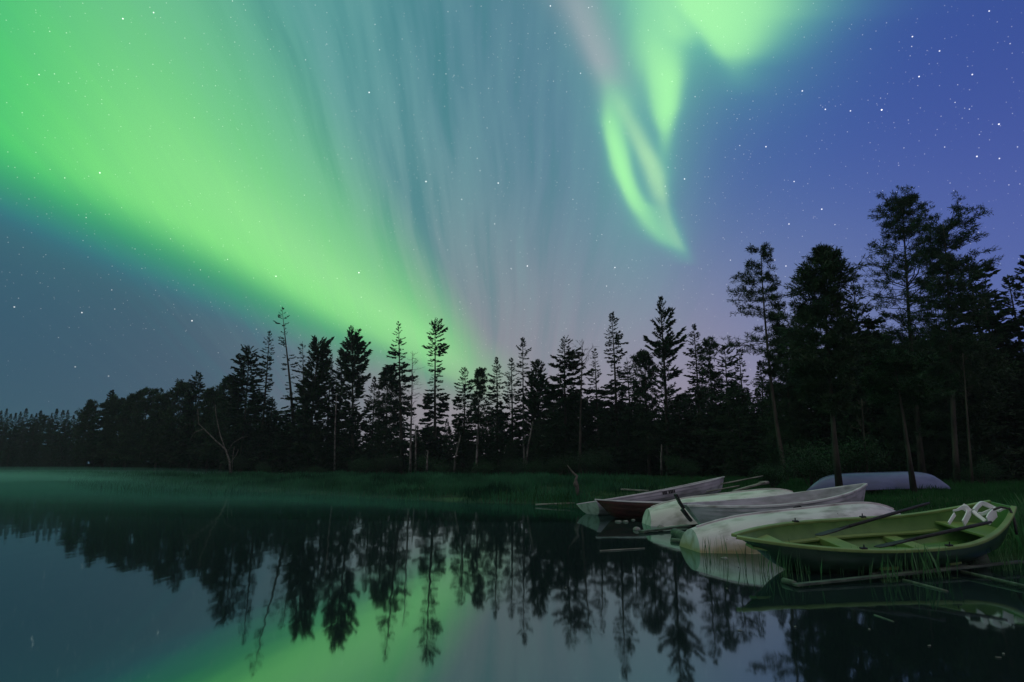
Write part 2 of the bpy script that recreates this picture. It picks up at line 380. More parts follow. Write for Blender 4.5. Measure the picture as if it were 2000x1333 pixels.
def gz(x, y): return float(ground_z(x, y)[0])
na, nr = 220, 150
ang = np.linspace(-math.pi * 0.62, math.pi * 0.62, na)
rad = np.concatenate([np.linspace(0.5, 30, 90), np.geomspace(31, 430, nr - 90)])
A, R = np.meshgrid(ang, rad)
gx, gy = R * np.sin(A), R * np.cos(A)
gv = np.stack([gx.ravel(), gy.ravel(), ground_z(gx.ravel(), gy.ravel())], 1)
i, j = np.meshgrid(np.arange(nr - 1), np.arange(na - 1), indexing='ij')
k = (i * na + j).ravel()
mb = MB(); mb.add(gv, np.stack([k, k + 1, k + na + 1, k + na], 1))
tag(mb.build('ground', M['ground'], smooth=True), 'dark grassy lakeshore rising into the forest', 'ground', kind='structure')

wm = bpy.data.materials.new('lake_water'); wm.use_nodes = True
nt = wm.node_tree; nt.nodes.clear()
gl = nt.nodes.new('ShaderNodeBsdfGlossy'); gl.inputs['Roughness'].default_value = 0.04; gl.inputs['Color'].default_value = (.75, .98, .92, 1)
df = nt.nodes.new('ShaderNodeBsdfDiffuse'); df.inputs['Color'].default_value = (.010, .016, .018, 1)
fr = nt.nodes.new('ShaderNodeFresnel'); fr.inputs['IOR'].default_value = 3.9
tc = nt.nodes.new('ShaderNodeTexCoord'); mp = nt.nodes.new('ShaderNodeMapping'); mp.inputs['Scale'].default_value = (1, .35, 1)
nt.links.new(tc.outputs['Object'], mp.inputs[0])
nz = nt.nodes.new('ShaderNodeTexNoise'); nz.inputs['Scale'].default_value = 1.6; nz.inputs['Detail'].default_value = 2
nt.links.new(mp.outputs[0], nz.inputs['Vector'])
bp = nt.nodes.new('ShaderNodeBump'); bp.inputs['Strength'].default_value = 0.06; bp.inputs['Distance'].default_value = 0.05
nt.links.new(nz.outputs[0], bp.inputs['Height'])
for s in (gl, df, fr): nt.links.new(bp.outputs[0], s.inputs['Normal'])
mx = nt.nodes.new('ShaderNodeMixShader'); nt.links.new(fr.outputs[0], mx.inputs[0]); nt.links.new(df.outputs[0], mx.inputs[1]); nt.links.new(gl.outputs[0], mx.inputs[2])
o = nt.nodes.new('ShaderNodeOutputMaterial'); nt.links.new(mx.outputs[0], o.inputs['Surface'])
mb = MB(); mb.add([(-420, -120, 0), (420, -120, 0), (420, 420, 0), (-420, 420, 0)], [[0, 1, 2, 3]])
tag(mb.build('lake_water', wm), 'still dark lake mirroring the trees and the green aurora', 'water', kind='structure')

# thin mist lying on the far left of the lake
vm = bpy.data.materials.new('mist'); vm.use_nodes = True
nt = vm.node_tree; nt.nodes.clear()
pv = nt.nodes.new('ShaderNodeVolumePrincipled'); pv.inputs['Color'].default_value = (.36, .80, .66, 1); pv.inputs['Density'].default_value = 0.005; pv.inputs['Anisotropy'].default_value = 0.2  # green light of the aurora is put into the mist colour
o = nt.nodes.new('ShaderNodeOutputMaterial'); nt.links.new(pv.outputs[0], o.inputs['Volume'])
mb = MB()
nu, nv_ = 64, 14
rr_ = np.linspace(0.0, 1.0, nv_ + 1)[1:]
vm2 = vm.copy(); vm2.name = 'low_mist'; vm2.node_tree.nodes['Principled Volume'].inputs['Density'].default_value = 0.011
def mist_sheet(rx, ry, h, x, y, label):
    top = [(0, 0, 1.0)] + [(math.cos(a) * q_, math.sin(a) * q_, (1 - q_ * q_) ** 1.5) for q_ in rr_ for a in np.arange(nu) * 2 * math.pi / nu]
    n_ = len(top); rim_ = [n_ - nu + c for c in range(nu)]
    ff = [[0, 1 + c, 1 + (c + 1) % nu] for c in range(nu)] + [[1 + r * nu + c, 1 + (r + 1) * nu + c, 1 + (r + 1) * nu + (c + 1) % nu, 1 + r * nu + (c + 1) % nu] for r in range(nv_ - 1) for c in range(nu)] + [rim_[::-1]]
    mb = MB(); mb.add(np.array(top) * (rx, ry, h), ff)
    mist = mb.build('mist', vm2 if rx > 90 else vm, smooth=True); mist.location = (x, y, 0.02 + h * .004); mist.rotation_euler = (0, 0, math.radians(-28))
    tag(mist, label, 'mist', kind='stuff')
mist_sheet(104, 84, 0.85, -64, 82, 'upper edge of the wide mist over the open water')
mist_sheet(104, 84, 0.28, -64, 82, 'widest and lowest skin of mist reaching over the open water')
mist_sheet(96, 76, 0.55, -62, 80, 'wide low mist reaching over the open water')
mist_sheet(46, 19, 0.40, -24, 44, 'wisp of mist lying before the marsh left of the middle')
mist_sheet(42, 17, 0.80, -26, 46, 'thin wisp of mist veiling the marsh left of the middle')
mist_sheet(76, 55, 0.30, -58, 78, 'lowest skin of mist on the far side of the lake')
mist_sheet(78, 55, 0.55, -60, 80, 'low mist lying over the far side of the lake')
mist_sheet(80, 55, 0.85, -63, 82, 'thin mist over the far side of the lake')
mist_sheet(82, 55, 1.20, -66, 85, 'thinner upper mist over the far side of the lake')
mist_sheet(84, 55, 1.65, -70, 90, 'faint top of the mist over the far side of the lake')

# faint haze added round the whole place to lift the dark tones
hm = bpy.data.materials.new('haze'); hm.use_nodes = True
nt = hm.node_tree; nt.nodes.clear()
pv = nt.nodes.new('ShaderNodeVolumePrincipled'); pv.inputs['Color'].default_value = (.85, .92, .95, 1); pv.inputs['Density'].default_value = 0.00034
o = nt.nodes.new('ShaderNodeOutputMaterial'); nt.links.new(pv.outputs[0], o.inputs['Volume'])
mb = MB(); box(mb, (0, 150, 15), (900, 640, 34))
tag(mb.build('haze', hm), 'faint haze added between the viewer and the forest to lift its blacks', 'haze', kind='stuff')

# ------------------------------------------------------------------ trees
def batch_tubes(mb, P, Rd, sides=3):
    """Many thin branches at once: P (n, k, 3), Rd (n, k)."""
    n, k, _ = P.shape
    t = P[:, -1] - P[:, 0]; t /= np.linalg.norm(t, axis=1)[:, None] + 1e-9
    ref = np.tile(np.array([0., 0., 1.]), (n, 1)); ref[np.abs(t[:, 2]) > 0.9] = (1., 0., 0.)
    p = np.cross(t, ref); p /= np.linalg.norm(p, axis=1)[:, None] + 1e-9
    qv = np.cross(t, p)
    a = np.arange(sides) * 2 * math.pi / sides
    ring = np.cos(a)[None, :, None] * p[:, None] + np.sin(a)[None, :, None] * qv[:, None]
    v = P[:, :, None] + Rd[:, :, None, None] * ring[:, None]
    base = (np.arange(n) * k * sides)[:, None, None] + (np.arange(k - 1) * sides)[None, :, None]
    j = np.arange(sides)[None, None]; j2 = (j + 1) % sides
    f = np.stack([base + j, base + j2, base + sides + j2, base + sides + j], -1).reshape(-1, 4)
    mb.add(v.reshape(-1, 3), f)
def blades(mb, B, Dv, L, Wd, r):
    """Needle sprays: a kite-shaped face from base B along Dv."""
    n = len(B)
    Dv = Dv / (np.linalg.norm(Dv, axis=1)[:, None] + 1e-9)
    s = np.cross(Dv, r.normal(size=(n, 3))); s /= np.linalg.norm(s, axis=1)[:, None] + 1e-9
    m = B + Dv * (L * 0.45)[:, None]
    v = np.stack([B, m + s * (Wd / 2)[:, None], B + Dv * L[:, None], m - s * (Wd / 2)[:, None]], 1).reshape(-1, 3)
    mb.add(v, np.arange(n * 4).reshape(n, 4))
def trunk_line(H, bend, r, lean=(0, 0)):
    t = np.linspace(0, 1, 9)
    ph = r.uniform(0, 6.28, 2)
    x = lean[0] * t + bend * np.sin(t * 4 + ph[0]) * t; y = lean[1] * t + bend * np.sin(t * 3.3 + ph[1]) * t
    x -= x[0]; y -= y[0]
    return np.stack([x, y, t * H], 1)
def along(line, z):
    return np.stack([np.interp(z, line[:, 2], line[:, k]) for k in range(3)], 1)
def conifer(kind, H, prof, seed, dens=1.0, tr=None, lean=(0, 0), bend=None, line=None, step=None, needle=1.0, side=None, miss=0.12, fine=False):
    """Trunk and crown meshes. prof: [(z, half width m)...] with rising z; kind spruce / pine / dead."""
    r = np.random.default_rng(seed)
    if line is None: line = trunk_line(H, H * 0.006 if bend is None else bend, r, lean)
    H = line[-1, 2]
    tr = tr or H * 0.011 + 0.03
    tm, cm = MB(), MB()
    tube(tm, line, np.interp(line[:, 2], [0, H * .06, H], [tr * 1.35, tr, 0.015]), 8)
    pz, pw = np.array([p[0] for p in prof]), np.array([p[1] for p in prof])
    z0 = pz[0]
    step = step or max(H * ((0.021 if fine else 0.028) if kind == 'pine' else 0.019), 0.16)
    zs = z0 + np.cumsum(r.uniform(.45, 1.55, int((H - z0) / step) + 1)) * step
    zs = zs[zs < H - .02] if (zs < H - .02).any() else np.array([H * .9])
    fir, kind = kind == 'fir', ('spruce' if kind == 'fir' else kind)
    nb = {'spruce': 7, 'pine': 8, 'dead': 2}[kind]
    Z = np.repeat(zs, nb) + r.uniform(-.5, .5, len(zs) * nb) * step
    Z = np.clip(Z, z0, H - 0.03)
    whorl = np.repeat(r.uniform(0.58, 1.15, len(zs)), nb)
    keep = r.random(len(Z)) > miss
    if dens < 1: keep &= r.random(len(Z)) < dens
    Z, whorl = Z[keep], whorl[keep]; n = len(Z)
    az = r.uniform(0, 2 * math.pi, n)
    Ln = np.interp(Z, pz, pw) * whorl * r.uniform(.65, 1.2, n) * 1.05 + 0.05
    Ln *= 1 + .17 * np.sin(az + r.uniform(0, 6.28) + Z * r.uniform(.1, .5))
    if side is not None:                               # lopsided crown: longer towards -x / +x
        Ln *= np.where(np.cos(az) < 0, side[0], side[1])
    zf = (Z - z0) / (H - z0 + 1e-6)
    if kind == 'spruce' and not fir: el = np.interp(zf, [0, .5, .85, 1], [-.55, -.38, -.05, .7]) + r.normal(0, .12, n); curl = .28
    elif fir: el = np.interp(zf, [0, .5, .85, 1], [.05, .30, .6, 1.1]) + r.normal(0, .12, n); curl = .22
    elif kind == 'pine': el = np.interp(zf, [0, .6, 1], [-.12, .08, .6]) + r.normal(0, .15, n); curl = .2
    else: el = r.normal(.2, .4, n); curl = .3
    hd = np.stack([np.cos(az), np.sin(az), np.zeros(n)], 1)
    t = np.array([0, .35, .7, 1.0])
    base = along(line, Z)
    horiz = Ln[:, None] * np.cos(el)[:, None] * t
    vert = Ln[:, None] * (np.sin(el)[:, None] * t + curl * t ** 2.2)
    P = base[:, None] + hd[:, None] * horiz[..., None]
    P[..., 2] += vert
    P[:, 1:3] += r.normal(0, .035, (n, 2, 3)) * Ln[:, None, None]
    br = np.clip(Ln * .013, .006, .05)[:, None] * np.array([1, .75, .5, .2])
    if kind == 'dead': br = br * 1.6
    batch_tubes(cm if kind != 'dead' else tm, P, br)
    def pt(bi, s):
        x = s * 3; a = np.clip(x.astype(int), 0, 2); fx = (x - a)[:, None]
        return P[bi, a] * (1 - fx) + P[bi, a + 1] * fx
    if kind == 'spruce':
        cnt = np.clip((Ln * 32 / needle).astype(int), 16, 56)
        bi = np.repeat(np.arange(n), cnt); s = r.uniform(.15, 1, len(bi)) ** .8
        B = pt(bi, s); tang = P[bi, 3] - P[bi, 1]; tang /= np.linalg.norm(tang, axis=1)[:, None] + 1e-9
        sd = np.cross(tang, (0, 0, 1.0)) * r.choice([-1, 1], len(bi))[:, None]
        Dv = tang * r.uniform(.5, 1.1, len(bi))[:, None] + sd * r.uniform(.2, 1, len(bi))[:, None]
        Dv[:, 2] += r.uniform(-.55, .15, len(bi))
        L = (np.clip(Ln[bi] * .27, .15, .40) * r.uniform(.7, 1.3, len(bi))) * needle
        blades(cm, B, Dv, L, L * r.uniform(.32, .5, len(bi)), r)
    elif kind == 'pine':
        m = 7 if fine else 5
        bi = np.repeat(np.arange(n), m); s = r.uniform(.35, 1, len(bi))
        s[::m] = 1.0
        B = pt(bi, s); tang = P[bi, 3] - P[bi, 1]; tang /= np.linalg.norm(tang, axis=1)[:, None] + 1e-9
        sdv = tang * .6 + r.normal(0, .55, (len(bi), 3)); sdv[:, 2] = np.abs(sdv[:, 2]) * .3
        sl = np.clip(Ln[bi] * .3, .08, .7) * r.uniform(.5, 1.2, len(bi)); sl[::m] *= .3
        E1 = B + sdv * sl[:, None]
        batch_tubes(cm, np.stack([B, (B + E1) / 2 + r.normal(0, .02, B.shape), E1], 1), np.tile(np.array([.014, .011, .006]), (len(bi), 1)))
        q_ = 26 if fine else 15
        ti = np.repeat(np.arange(len(bi)), q_)
        off = r.uniform(-.35, .12, len(ti))[:, None] * sdv[ti] * sl[ti][:, None]
        Dv = r.normal(0, 1, (len(ti), 3)) + sdv[ti] * .9; Dv[:, 2] += .25
        L = r.uniform(.12, .26, len(ti)) * needle * (.85 if fine else 1)
        blades(cm, E1[ti] + off + r.normal(0, .05, (len(ti), 3)) * needle, Dv, L, L * (r.uniform(.12, .22, len(ti)) if fine else r.uniform(.25, .4, len(ti))), r)
    else:
        m = 3
        bi = np.repeat(np.arange(n), m); s = r.uniform(.3, .95, len(bi))
        B = pt(bi, s); dv = r.normal(0, .5, (len(bi), 3)) + (P[bi, 3] - P[bi, 1]) / (Ln[bi][:, None] + .01)
        E1 = B + dv * (Ln[bi] * r.uniform(.12, .4, len(bi)))[:, None]
        batch_tubes(tm, np.stack([B, (B + E1) / 2, E1], 1), np.tile(np.array([.016, .012, .005]), (len(bi), 1)))
    return tm, cm
def leafy(H, Rw, seed, zb=0.0, leaf=.16, n=900):
    """A bush or young broadleaf: stems with a loose cloud of leaves in clumps."""
    r = np.random.default_rng(seed)
    tm, cm = MB(), MB()
    cl = []
    for k in range(9):
        a = r.uniform(0, 6.28); rr = Rw * r.uniform(.2, .9); h = H * r.uniform(.5, 1.0)
        p = np.array([[0, 0, 0], [math.cos(a) * rr * .3, math.sin(a) * rr * .3, h * .45], [math.cos(a) * rr, math.sin(a) * rr, h]])
        tube(tm, p, [.03, .02, .006], 4)
        for f in (.55, .8, 1.0): cl.append(p[1] * (1 - f) + p[2] * f if f < 1 else p[2])
    cl = np.array(cl); ci = r.integers(0, len(cl), n)
    B = cl[ci] + r.normal(0, 1, (n, 3)) * (Rw * .22, Rw * .22, H * .11)
    B[:, 2] = np.clip(B[:, 2], .05, None)
    L = r.uniform(.6, 1.3, n) * leaf
    blades(cm, B, r.normal(0, 1, (n, 3)) + (0, 0, .3), L, L * .55, r)
    return tm, cm
def plant_tree(name, meshes, loc, label, cat, group=None, mats=('bark', 'needles'), rot=0.0, sc=1.0):
    o = thing(name, label, cat, loc, group)
    o.rotation_euler = (0, 0, rot); o.scale = (sc, sc, sc) if np.isscalar(sc) else sc
    tm, cm = meshes
    if isinstance(tm, MB): tm = tm.mesh('trunk', M[mats[0]], True) if tm.n else None
    if isinstance(cm, MB): cm = cm.mesh('crown', M[mats[1]]) if cm.n else None
    if tm: link('trunk', tm, o)
    if cm: link('crown', cm, o)
    return o

seedc = [100]
NAMES = {'fir': ('pine_tree', 'pine'), 'spruce': ('spruce_tree', 'spruce'), 'pine': ('pine_tree', 'pine'), 'dead': ('dead_tree', 'dead tree'), 'birch': ('birch_tree', 'birch')}
def hero(kind, top, Y, prof, label, xb=None, dens=1.0, pale=False, needle=1.0, side=None, miss=.07, line_px=None, tr=None, group=None, cone=None, leaves=None):
    """A tree measured from the photo: top (px, py), distance, [(py, half width px)...] from the top down."""
    seedc[0] += 1
    T = at_y(top[0], top[1], Y)
    k = T.y / CP / F * 1.0
    dep = lambda py: Y / pix_dir(1000, py).y / F
    bx = T.x if xb is None else at_y(xb[0], xb[1], Y).x
    g = gz(bx, Y) - 0.05
    H = T.z - g
    pr = sorted((at_y(top[0], py, Y).z - g, hw * dep(py) * (1.20 if kind in ('spruce', 'fir') else 1.18)) for py, hw in prof)
    pr = [(z, w) for z, w in pr if z > 0.15]
    line = None
    if line_px:
        line = np.array([tuple(at_y(x, y, Y)) for x, y in line_px][::-1]) - np.array([bx, Y, g])
        line[0, 2] = 0.0
    lean = (T.x - bx, 0)
    nm, cat = NAMES[kind if cone is None else cone]
    ms = conifer(kind, H, pr, seedc[0], dens, tr, lean, None, line, None, needle, side, miss, Y < 40)
    mats = ('pale_bark' if pale else 'bark', leaves or ('pine_needles' if kind in ('pine', 'fir') else 'needles'))
    return plant_tree(nm, ms, (bx, Y, g), label, cat, group, mats)

# skyline trees, left to right
hero('pine', (180, 787), 128, [(788, 3), (796, 9), (810, 13), (900, 16)], 'small round pine rising just above the low ridge at far left', needle=2.2)
hero('spruce', (220, 762), 118, [(763, 1), (775, 4), (790, 6), (806, 13), (900, 20)], 'thin pointed spire of a spruce over the low left treeline', needle=1.8)
hero('pine', (236, 778), 112, [(779, 4), (790, 12), (805, 18), (900, 20)], 'bushy pine close against the thin spire spruce on its right', needle=2.2)
hero('pine', (262, 776), 108, [(777, 5), (788, 12), (803, 15), (900, 20)], 'flat-headed pine, smallest of the four rounded crowns left of the forest', needle=2.2)
hero('pine', (290, 766), 104, [(767, 6), (778, 14), (790, 17), (900, 20)], 'open rounded pine with sky showing through its dome', needle=2.0, miss=.3)
hero('pine', (321, 764), 100, [(765, 4), (775, 11), (790, 14), (900, 20)], 'narrow rounded pine between two broader domed pines', needle=2.0)
hero('pine', (358, 754), 97, [(755, 6), (765, 15), (785, 20), (900, 24)], 'broad domed pine just left of a spiky spruce', needle=2.0)
hero('spruce', (388, 728), 92, [(729, 4), (742, 9), (758, 11), (775, 12), (800, 18), (900, 22)], 'spiky lone spruce standing above the rounded pines, left of the tall group', needle=1.5)
hero('pine', (418, 770), 90, [(771, 4), (785, 16), (810, 20), (900, 24)], 'low pine in the dip right of the spiky lone spruce', needle=2.0)
hero('pine', (448, 742), 86, [(743, 4), (755, 14), (775, 18), (800, 22), (900, 26)], 'shoulder-high pine leaning on the big bushy conifer', needle=1.8)
hero('spruce', (490, 679), 78, [(680, 4), (695, 13), (715, 20), (745, 27), (780, 36), (820, 40), (905, 42)], 'broad bushy dark conifer opening the tall group on the left', miss=.03)
hero('spruce', (528, 646), 76, [(648, 1), (665, 6), (690, 11), (720, 13), (760, 12), (790, 18), (905, 26)], 'pointed narrow spruce right beside the broad bushy conifer')
hero('spruce', (553, 601), 74, [(603, 2), (615, 6), (630, 13), (650, 6), (670, 10), (690, 13), (720, 12), (745, 9), (775, 20), (820, 26), (905, 30)], 'tallest leaning half-bare spruce with ragged tufts, under the green band', xb=(582, 920), dens=.5, miss=.3)
hero('spruce', (590, 667), 75, [(668, 1), (685, 7), (700, 9), (740, 8), (770, 18), (905, 26)], 'thin half-bare spruce top right of the leaning ragged one', xb=(596, 915), dens=.5)
hero('fir', (620, 662), 72, [(663, 7), (675, 14), (695, 21), (720, 19), (750, 22), (800, 24), (905, 22)], 'rounded pine with gaps, between the thin bare spruce and a low spire', needle=1.4)
hero('spruce', (648, 693), 76, [(694, 1), (720, 5), (740, 12), (780, 22), (905, 30)], 'short spire between the rounded pine and the neat cone-shaped pine')
hero('spruce', (669, 690), 75, [(691, 3), (715, 11), (750, 15), (905, 24)], 'lower spruce tucked against the left of the neat cone-shaped pine')
hero('fir', (686, 643), 70, [(644, 4), (658, 10), (685, 19), (715, 27), (745, 25), (770, 17), (830, 18), (905, 18)], 'neat cone-shaped pine with upswept branches under the aurora', xb=(690, 920), needle=1.2)
hero('spruce', (732, 737), 72, [(738, 1), (755, 5), (780, 9), (800, 13), (905, 20)], 'tiny spire standing alone in the gap of the skyline')
hero('pine', (758, 722), 70, [(723, 4), (738, 13), (760, 21), (800, 24), (905, 22)], 'bushy pine at the foot of the crooked-topped spruce', needle=1.4)
hero('spruce', (777, 628), 68, [(629, 1), (650, 5), (668, 13), (680, 10), (695, 12), (712, 20), (745, 24), (790, 24), (905, 28)], 'tall spruce with crooked bare tip and shelf-like branches', xb=(787, 925), dens=.85, miss=.22)
hero('dead', (805, 686), 62, [(690, 8), (710, 14), (740, 16), (780, 18), (820, 14), (850, 6)], 'pale-stemmed birch with bare upswept twigs beside the crooked spruce', xb=(801, 928), pale=True, cone='birch', tr=.13)
hero('spruce', (848, 631), 67, [(632, 6), (642, 12), (660, 14), (682, 17), (700, 11), (725, 14), (750, 13), (775, 20), (810, 24), (905, 26)], 'dense club-like columnar spruce over the brightest end of the aurora', xb=(851, 925), miss=.16)
hero('spruce', (908, 722), 64, [(724, 4), (745, 11), (775, 17), (800, 20), (905, 22)], 'bluntly pointed bushy spruce right of the skyline gap')
hero('pine', (937, 724), 58, [(725, 4), (735, 9), (760, 8), (790, 12), (830, 8)], 'slim pine on a long bare pale trunk, left of a small pointed spruce', xb=(930, 930), pale=True, dens=.8, tr=.12)
hero('spruce', (971, 700), 63, [(701, 1), (725, 7), (750, 11), (780, 16), (905, 20)], 'small neat pointed spruce between the slim pine and a close pair')
hero('spruce', (1000, 703), 62, [(704, 1), (725, 8), (760, 12), (905, 22)], 'shorter of the two spruces standing close together at the middle')
hero('spruce', (1019, 663), 60, [(664, 2), (680, 8), (720, 11), (760, 12), (800, 18), (850, 14)], 'taller narrow spruce of the close pair, on a pale trunk', xb=(1025, 928), pale=True, tr=.14)
hero('fir', (1051, 710), 60, [(711, 3), (728, 11), (760, 18), (800, 22), (905, 24)], 'feathery round-shouldered pine right of the close pair', needle=1.2)
hero('spruce', (1102, 655), 57, [(656, 1), (672, 8), (688, 16), (705, 28), (735, 36), (800, 38), (905, 42)], 'wide-skirted spruce with a pointed top beside the antlered dead tree', miss=.2)
hero('dead', (1136, 668), 55, [(672, 6), (690, 26), (705, 28), (730, 18), (800, 4)], 'dead antlered tree with curling bare boughs', xb=(1132, 915), tr=.15)
hero('spruce', (1163, 682), 58, [(683, 1), (700, 7), (730, 11), (905, 22)], 'thin spruce just right of the antlered dead tree', dens=.8)
hero('spruce', (1196, 614), 55, [(615, 2), (640, 9), (660, 13), (690, 14), (720, 15), (750, 22), (905, 28)], 'tall slender spruce with stacked tufts, right of the middle')
hero('spruce', (1225, 698), 57, [(699, 1), (720, 8), (750, 13), (905, 24)], 'low spruce filling the gap right of the tall slender one')
hero('pine', (1258, 692), 54, [(693, 4), (708, 13), (740, 19), (905, 28)], 'low bushy pine left of the tall feathery conifer', needle=1.2)
hero('fir', (1292, 580), 52, [(582, 3), (598, 7), (620, 13), (650, 20), (680, 25), (700, 29), (712, 16), (750, 19), (905, 24)], 'tall feathery conifer towering right of the middle', xb=(1306, 915), needle=1.05)
hero('spruce', (1354, 636), 52, [(637, 1), (660, 8), (690, 13), (720, 15), (905, 26)], 'pointed spruce between the tall feathery conifer and a round pine')
hero('pine', (1383, 660), 50, [(661, 5), (672, 12), (690, 19), (720, 18), (905, 24)], 'thin-crowned round pine with sky behind its branches', dens=.75)
hero('spruce', (1415, 677), 49, [(678, 3), (698, 11), (730, 17), (780, 24), (905, 30)], 'low bushy spruce between the round pine and the tall bare-trunked pine')
hero('spruce', (1442, 681), 47, [(682, 1), (700, 4), (720, 7), (760, 13), (905, 24)], 'wispy spruce under the left boughs of the tall bare-trunked pine', dens=.8)
hero('spruce', (1483, 703), 45, [(704, 1), (730, 6), (760, 10), (905, 18)], 'small dark spire behind the tall bare-trunked pine')
# the near trees on the right
hero('pine', (1486, 484), 31, [(486, 12), (500, 24), (530, 22), (555, 28), (575, 34), (600, 36), (625, 32), (645, 36), (665, 38), (690, 22), (720, 14), (735, 4)], 'tall lone pine with open lopsided crown on a long bare trunk',
     xb=(1537, 940), dens=.6, side=(1.15, .8), line_px=[(1486, 484), (1488, 540), (1493, 610), (1499, 680), (1506, 750), (1516, 825), (1527, 890), (1537, 941)], tr=.12)
hero('pine', (1606, 490), 19.8, [(492, 8), (505, 13), (525, 24), (550, 38), (580, 42), (600, 36), (630, 45), (670, 44), (720, 42), (770, 34), (810, 14)], 'dense near pine with a pointed head, its trunk crossing the left of the upturned canoe', miss=0,
     xb=(1640, 960), line_px=[(1606, 490), (1612, 600), (1620, 730), (1629, 850), (1640, 962)], tr=.095)
hero('spruce', (1664, 551), 34, [(553, 4), (580, 14), (620, 26), (680, 36), (760, 38), (900, 40)], 'shaggy spruce between the dense near pine and the tallest pine', miss=.05)
hero('pine', (1756, 392), 30, [(393, 10), (405, 22), (430, 34), (465, 40), (488, 36), (503, 26), (520, 44), (545, 60), (580, 66), (620, 58), (700, 52), (800, 46), (900, 40)], 'tallest pine of the right-hand stand with ragged wide crown', xb=(1800, 925), dens=.95, side=(1.2, .95), tr=.15)
hero('pine', (1840, 438), 27, [(439, 26), (450, 38), (475, 40), (500, 36), (520, 46), (600, 46), (700, 44), (780, 24)], 'flat-topped pine right of the tallest pine', xb=(1866, 925), tr=.12, dens=.95)
hero('spruce', (1889, 495), 36, [(497, 4), (510, 12), (530, 22), (560, 32), (620, 44), (700, 50), (900, 55)], 'dark spruce leaning out behind the flat-topped pine', miss=.05)
hero('spruce', (1916, 560), 34, [(562, 3), (600, 16), (640, 32), (680, 44), (780, 52), (900, 60)], 'sloping-shouldered spruce stepping down towards the right edge', miss=.05)
hero('spruce', (1968, 537), 35, [(538, 4), (570, 13), (600, 15), (640, 24), (700, 32), (900, 40)], 'narrow spruce standing free near the right edge')
hero('spruce', (2004, 505), 33, [(507, 4), (540, 14), (600, 26), (700, 40), (900, 50)], 'spruce cut off by the right edge of the view')
hero('pine', (1528, 642), 37, [(643, 6), (655, 18), (680, 28), (720, 32), (780, 34), (905, 34)], 'bushy low pine right behind the lone bare trunk')
hero('pine', (1572, 620), 39, [(621, 5), (640, 18), (680, 32), (740, 36), (905, 38)], 'rough pine filling the space left of the dense near pine')
hero('pine', (1745, 700), 20.5, [(702, 10), (720, 34), (745, 42), (770, 36), (795, 18)], 'young near pine with light green foliage, its thin trunk crossing the right of the canoe', xb=(1785, 966),
     line_px=[(1745, 700), (1752, 740), (1764, 815), (1775, 890), (1786, 966)], tr=.085, leaves='young_leaves')
hero('dead', (1880, 690), 26, [(700, 8), (760, 10), (800, 5)], 'thin bare stem among the black trees behind the canoe end', xb=(1895, 925), tr=.06)
hero('dead', (1684, 780), 27, [(790, 8), (840, 10), (870, 5)], 'thin grey stem standing behind the middle of the canoe', xb=(1692, 925), tr=.06)

# forked bare tree on the far bank, left
b0 = at_y(450, 928, 62); mb = MB()
def limb(*pp, r0=.1, r1=.02): tube(mb, [at_y(x, y, 62 + dz) - b0 for x, y, dz in pp], np.linspace(r0 * .7, r1 * .7, len(pp)), 6)
limb((450, 930, 0), (448, 900, 0), (440, 878, 0), (420, 860, -.5), (398, 838, -1), (388, 828, -1), (386, 800, -1.2), r0=.16)
limb((440, 878, 0), (430, 850, .5), (422, 812, 1), (420, 790, 1), r0=.09); limb((443, 885, 0), (455, 866, -.4), (472, 855, -.8), (485, 853, -1), r0=.08)
limb((452, 930, .2), (455, 890, .3), (458, 872, .2), r0=.07); limb((398, 838, -1), (380, 845, -1.3), (370, 862, -1.4), r0=.05); limb((450, 905, 0), (462, 888, .3), (466, 878, .3), r0=.05)
o = thing('dead_tree', 'forked leafless tree leaning over the marsh on the far bank', 'dead tree', b0); mb.build('trunk', M['dead_bark'], o, True)
# pale birch stems along the edge of the forest
for x0, y0, x1, y1, Y, lab in [(812, 928, 812, 830, 61, 'thin pale birch stem close behind the bare-twigged birch'), (833, 930, 836, 880, 58, 'short pale stub of a birch at the edge of the marsh'),
                               (1026, 915, 1041, 822, 57, 'pale birch stem leaning away from the taller spruce of the close pair'), (886, 915, 900, 850, 60, 'slanting dead pole at the edge of the marsh'),
                               (1290, 905, 1292, 868, 50, 'pale stub under the tall feathery conifer'), (655, 905, 657, 770, 68, 'greenish thin stem below the cone-shaped pine')]:
    P0, P1 = at_y(x0, y0, Y), at_y(x1, y1, Y); P0.z = gz(P0.x, Y) - .05
    mid = (P0 + P1) / 2 + Vector((rng.normal(0, .12), 0, 0)); mb = MB()
    tube(mb, [P0 - P0, mid - P0, P1 - P0], [.11, .085, .04], 7)
    for kk in range(5):
        f = rng.uniform(.5, .98); q0 = (mid - P0) * (2 - 2 * f) + (P1 - P0) * (2 * f - 1)
        tube(mb, [q0, q0 + Vector((rng.normal(0, .4), rng.normal(0, .4), rng.uniform(.1, .6)))], [.025, .006], 4)
    o = thing('birch_tree', lab, 'birch', P0); mb.build('trunk', M['pale_bark'], o, True)

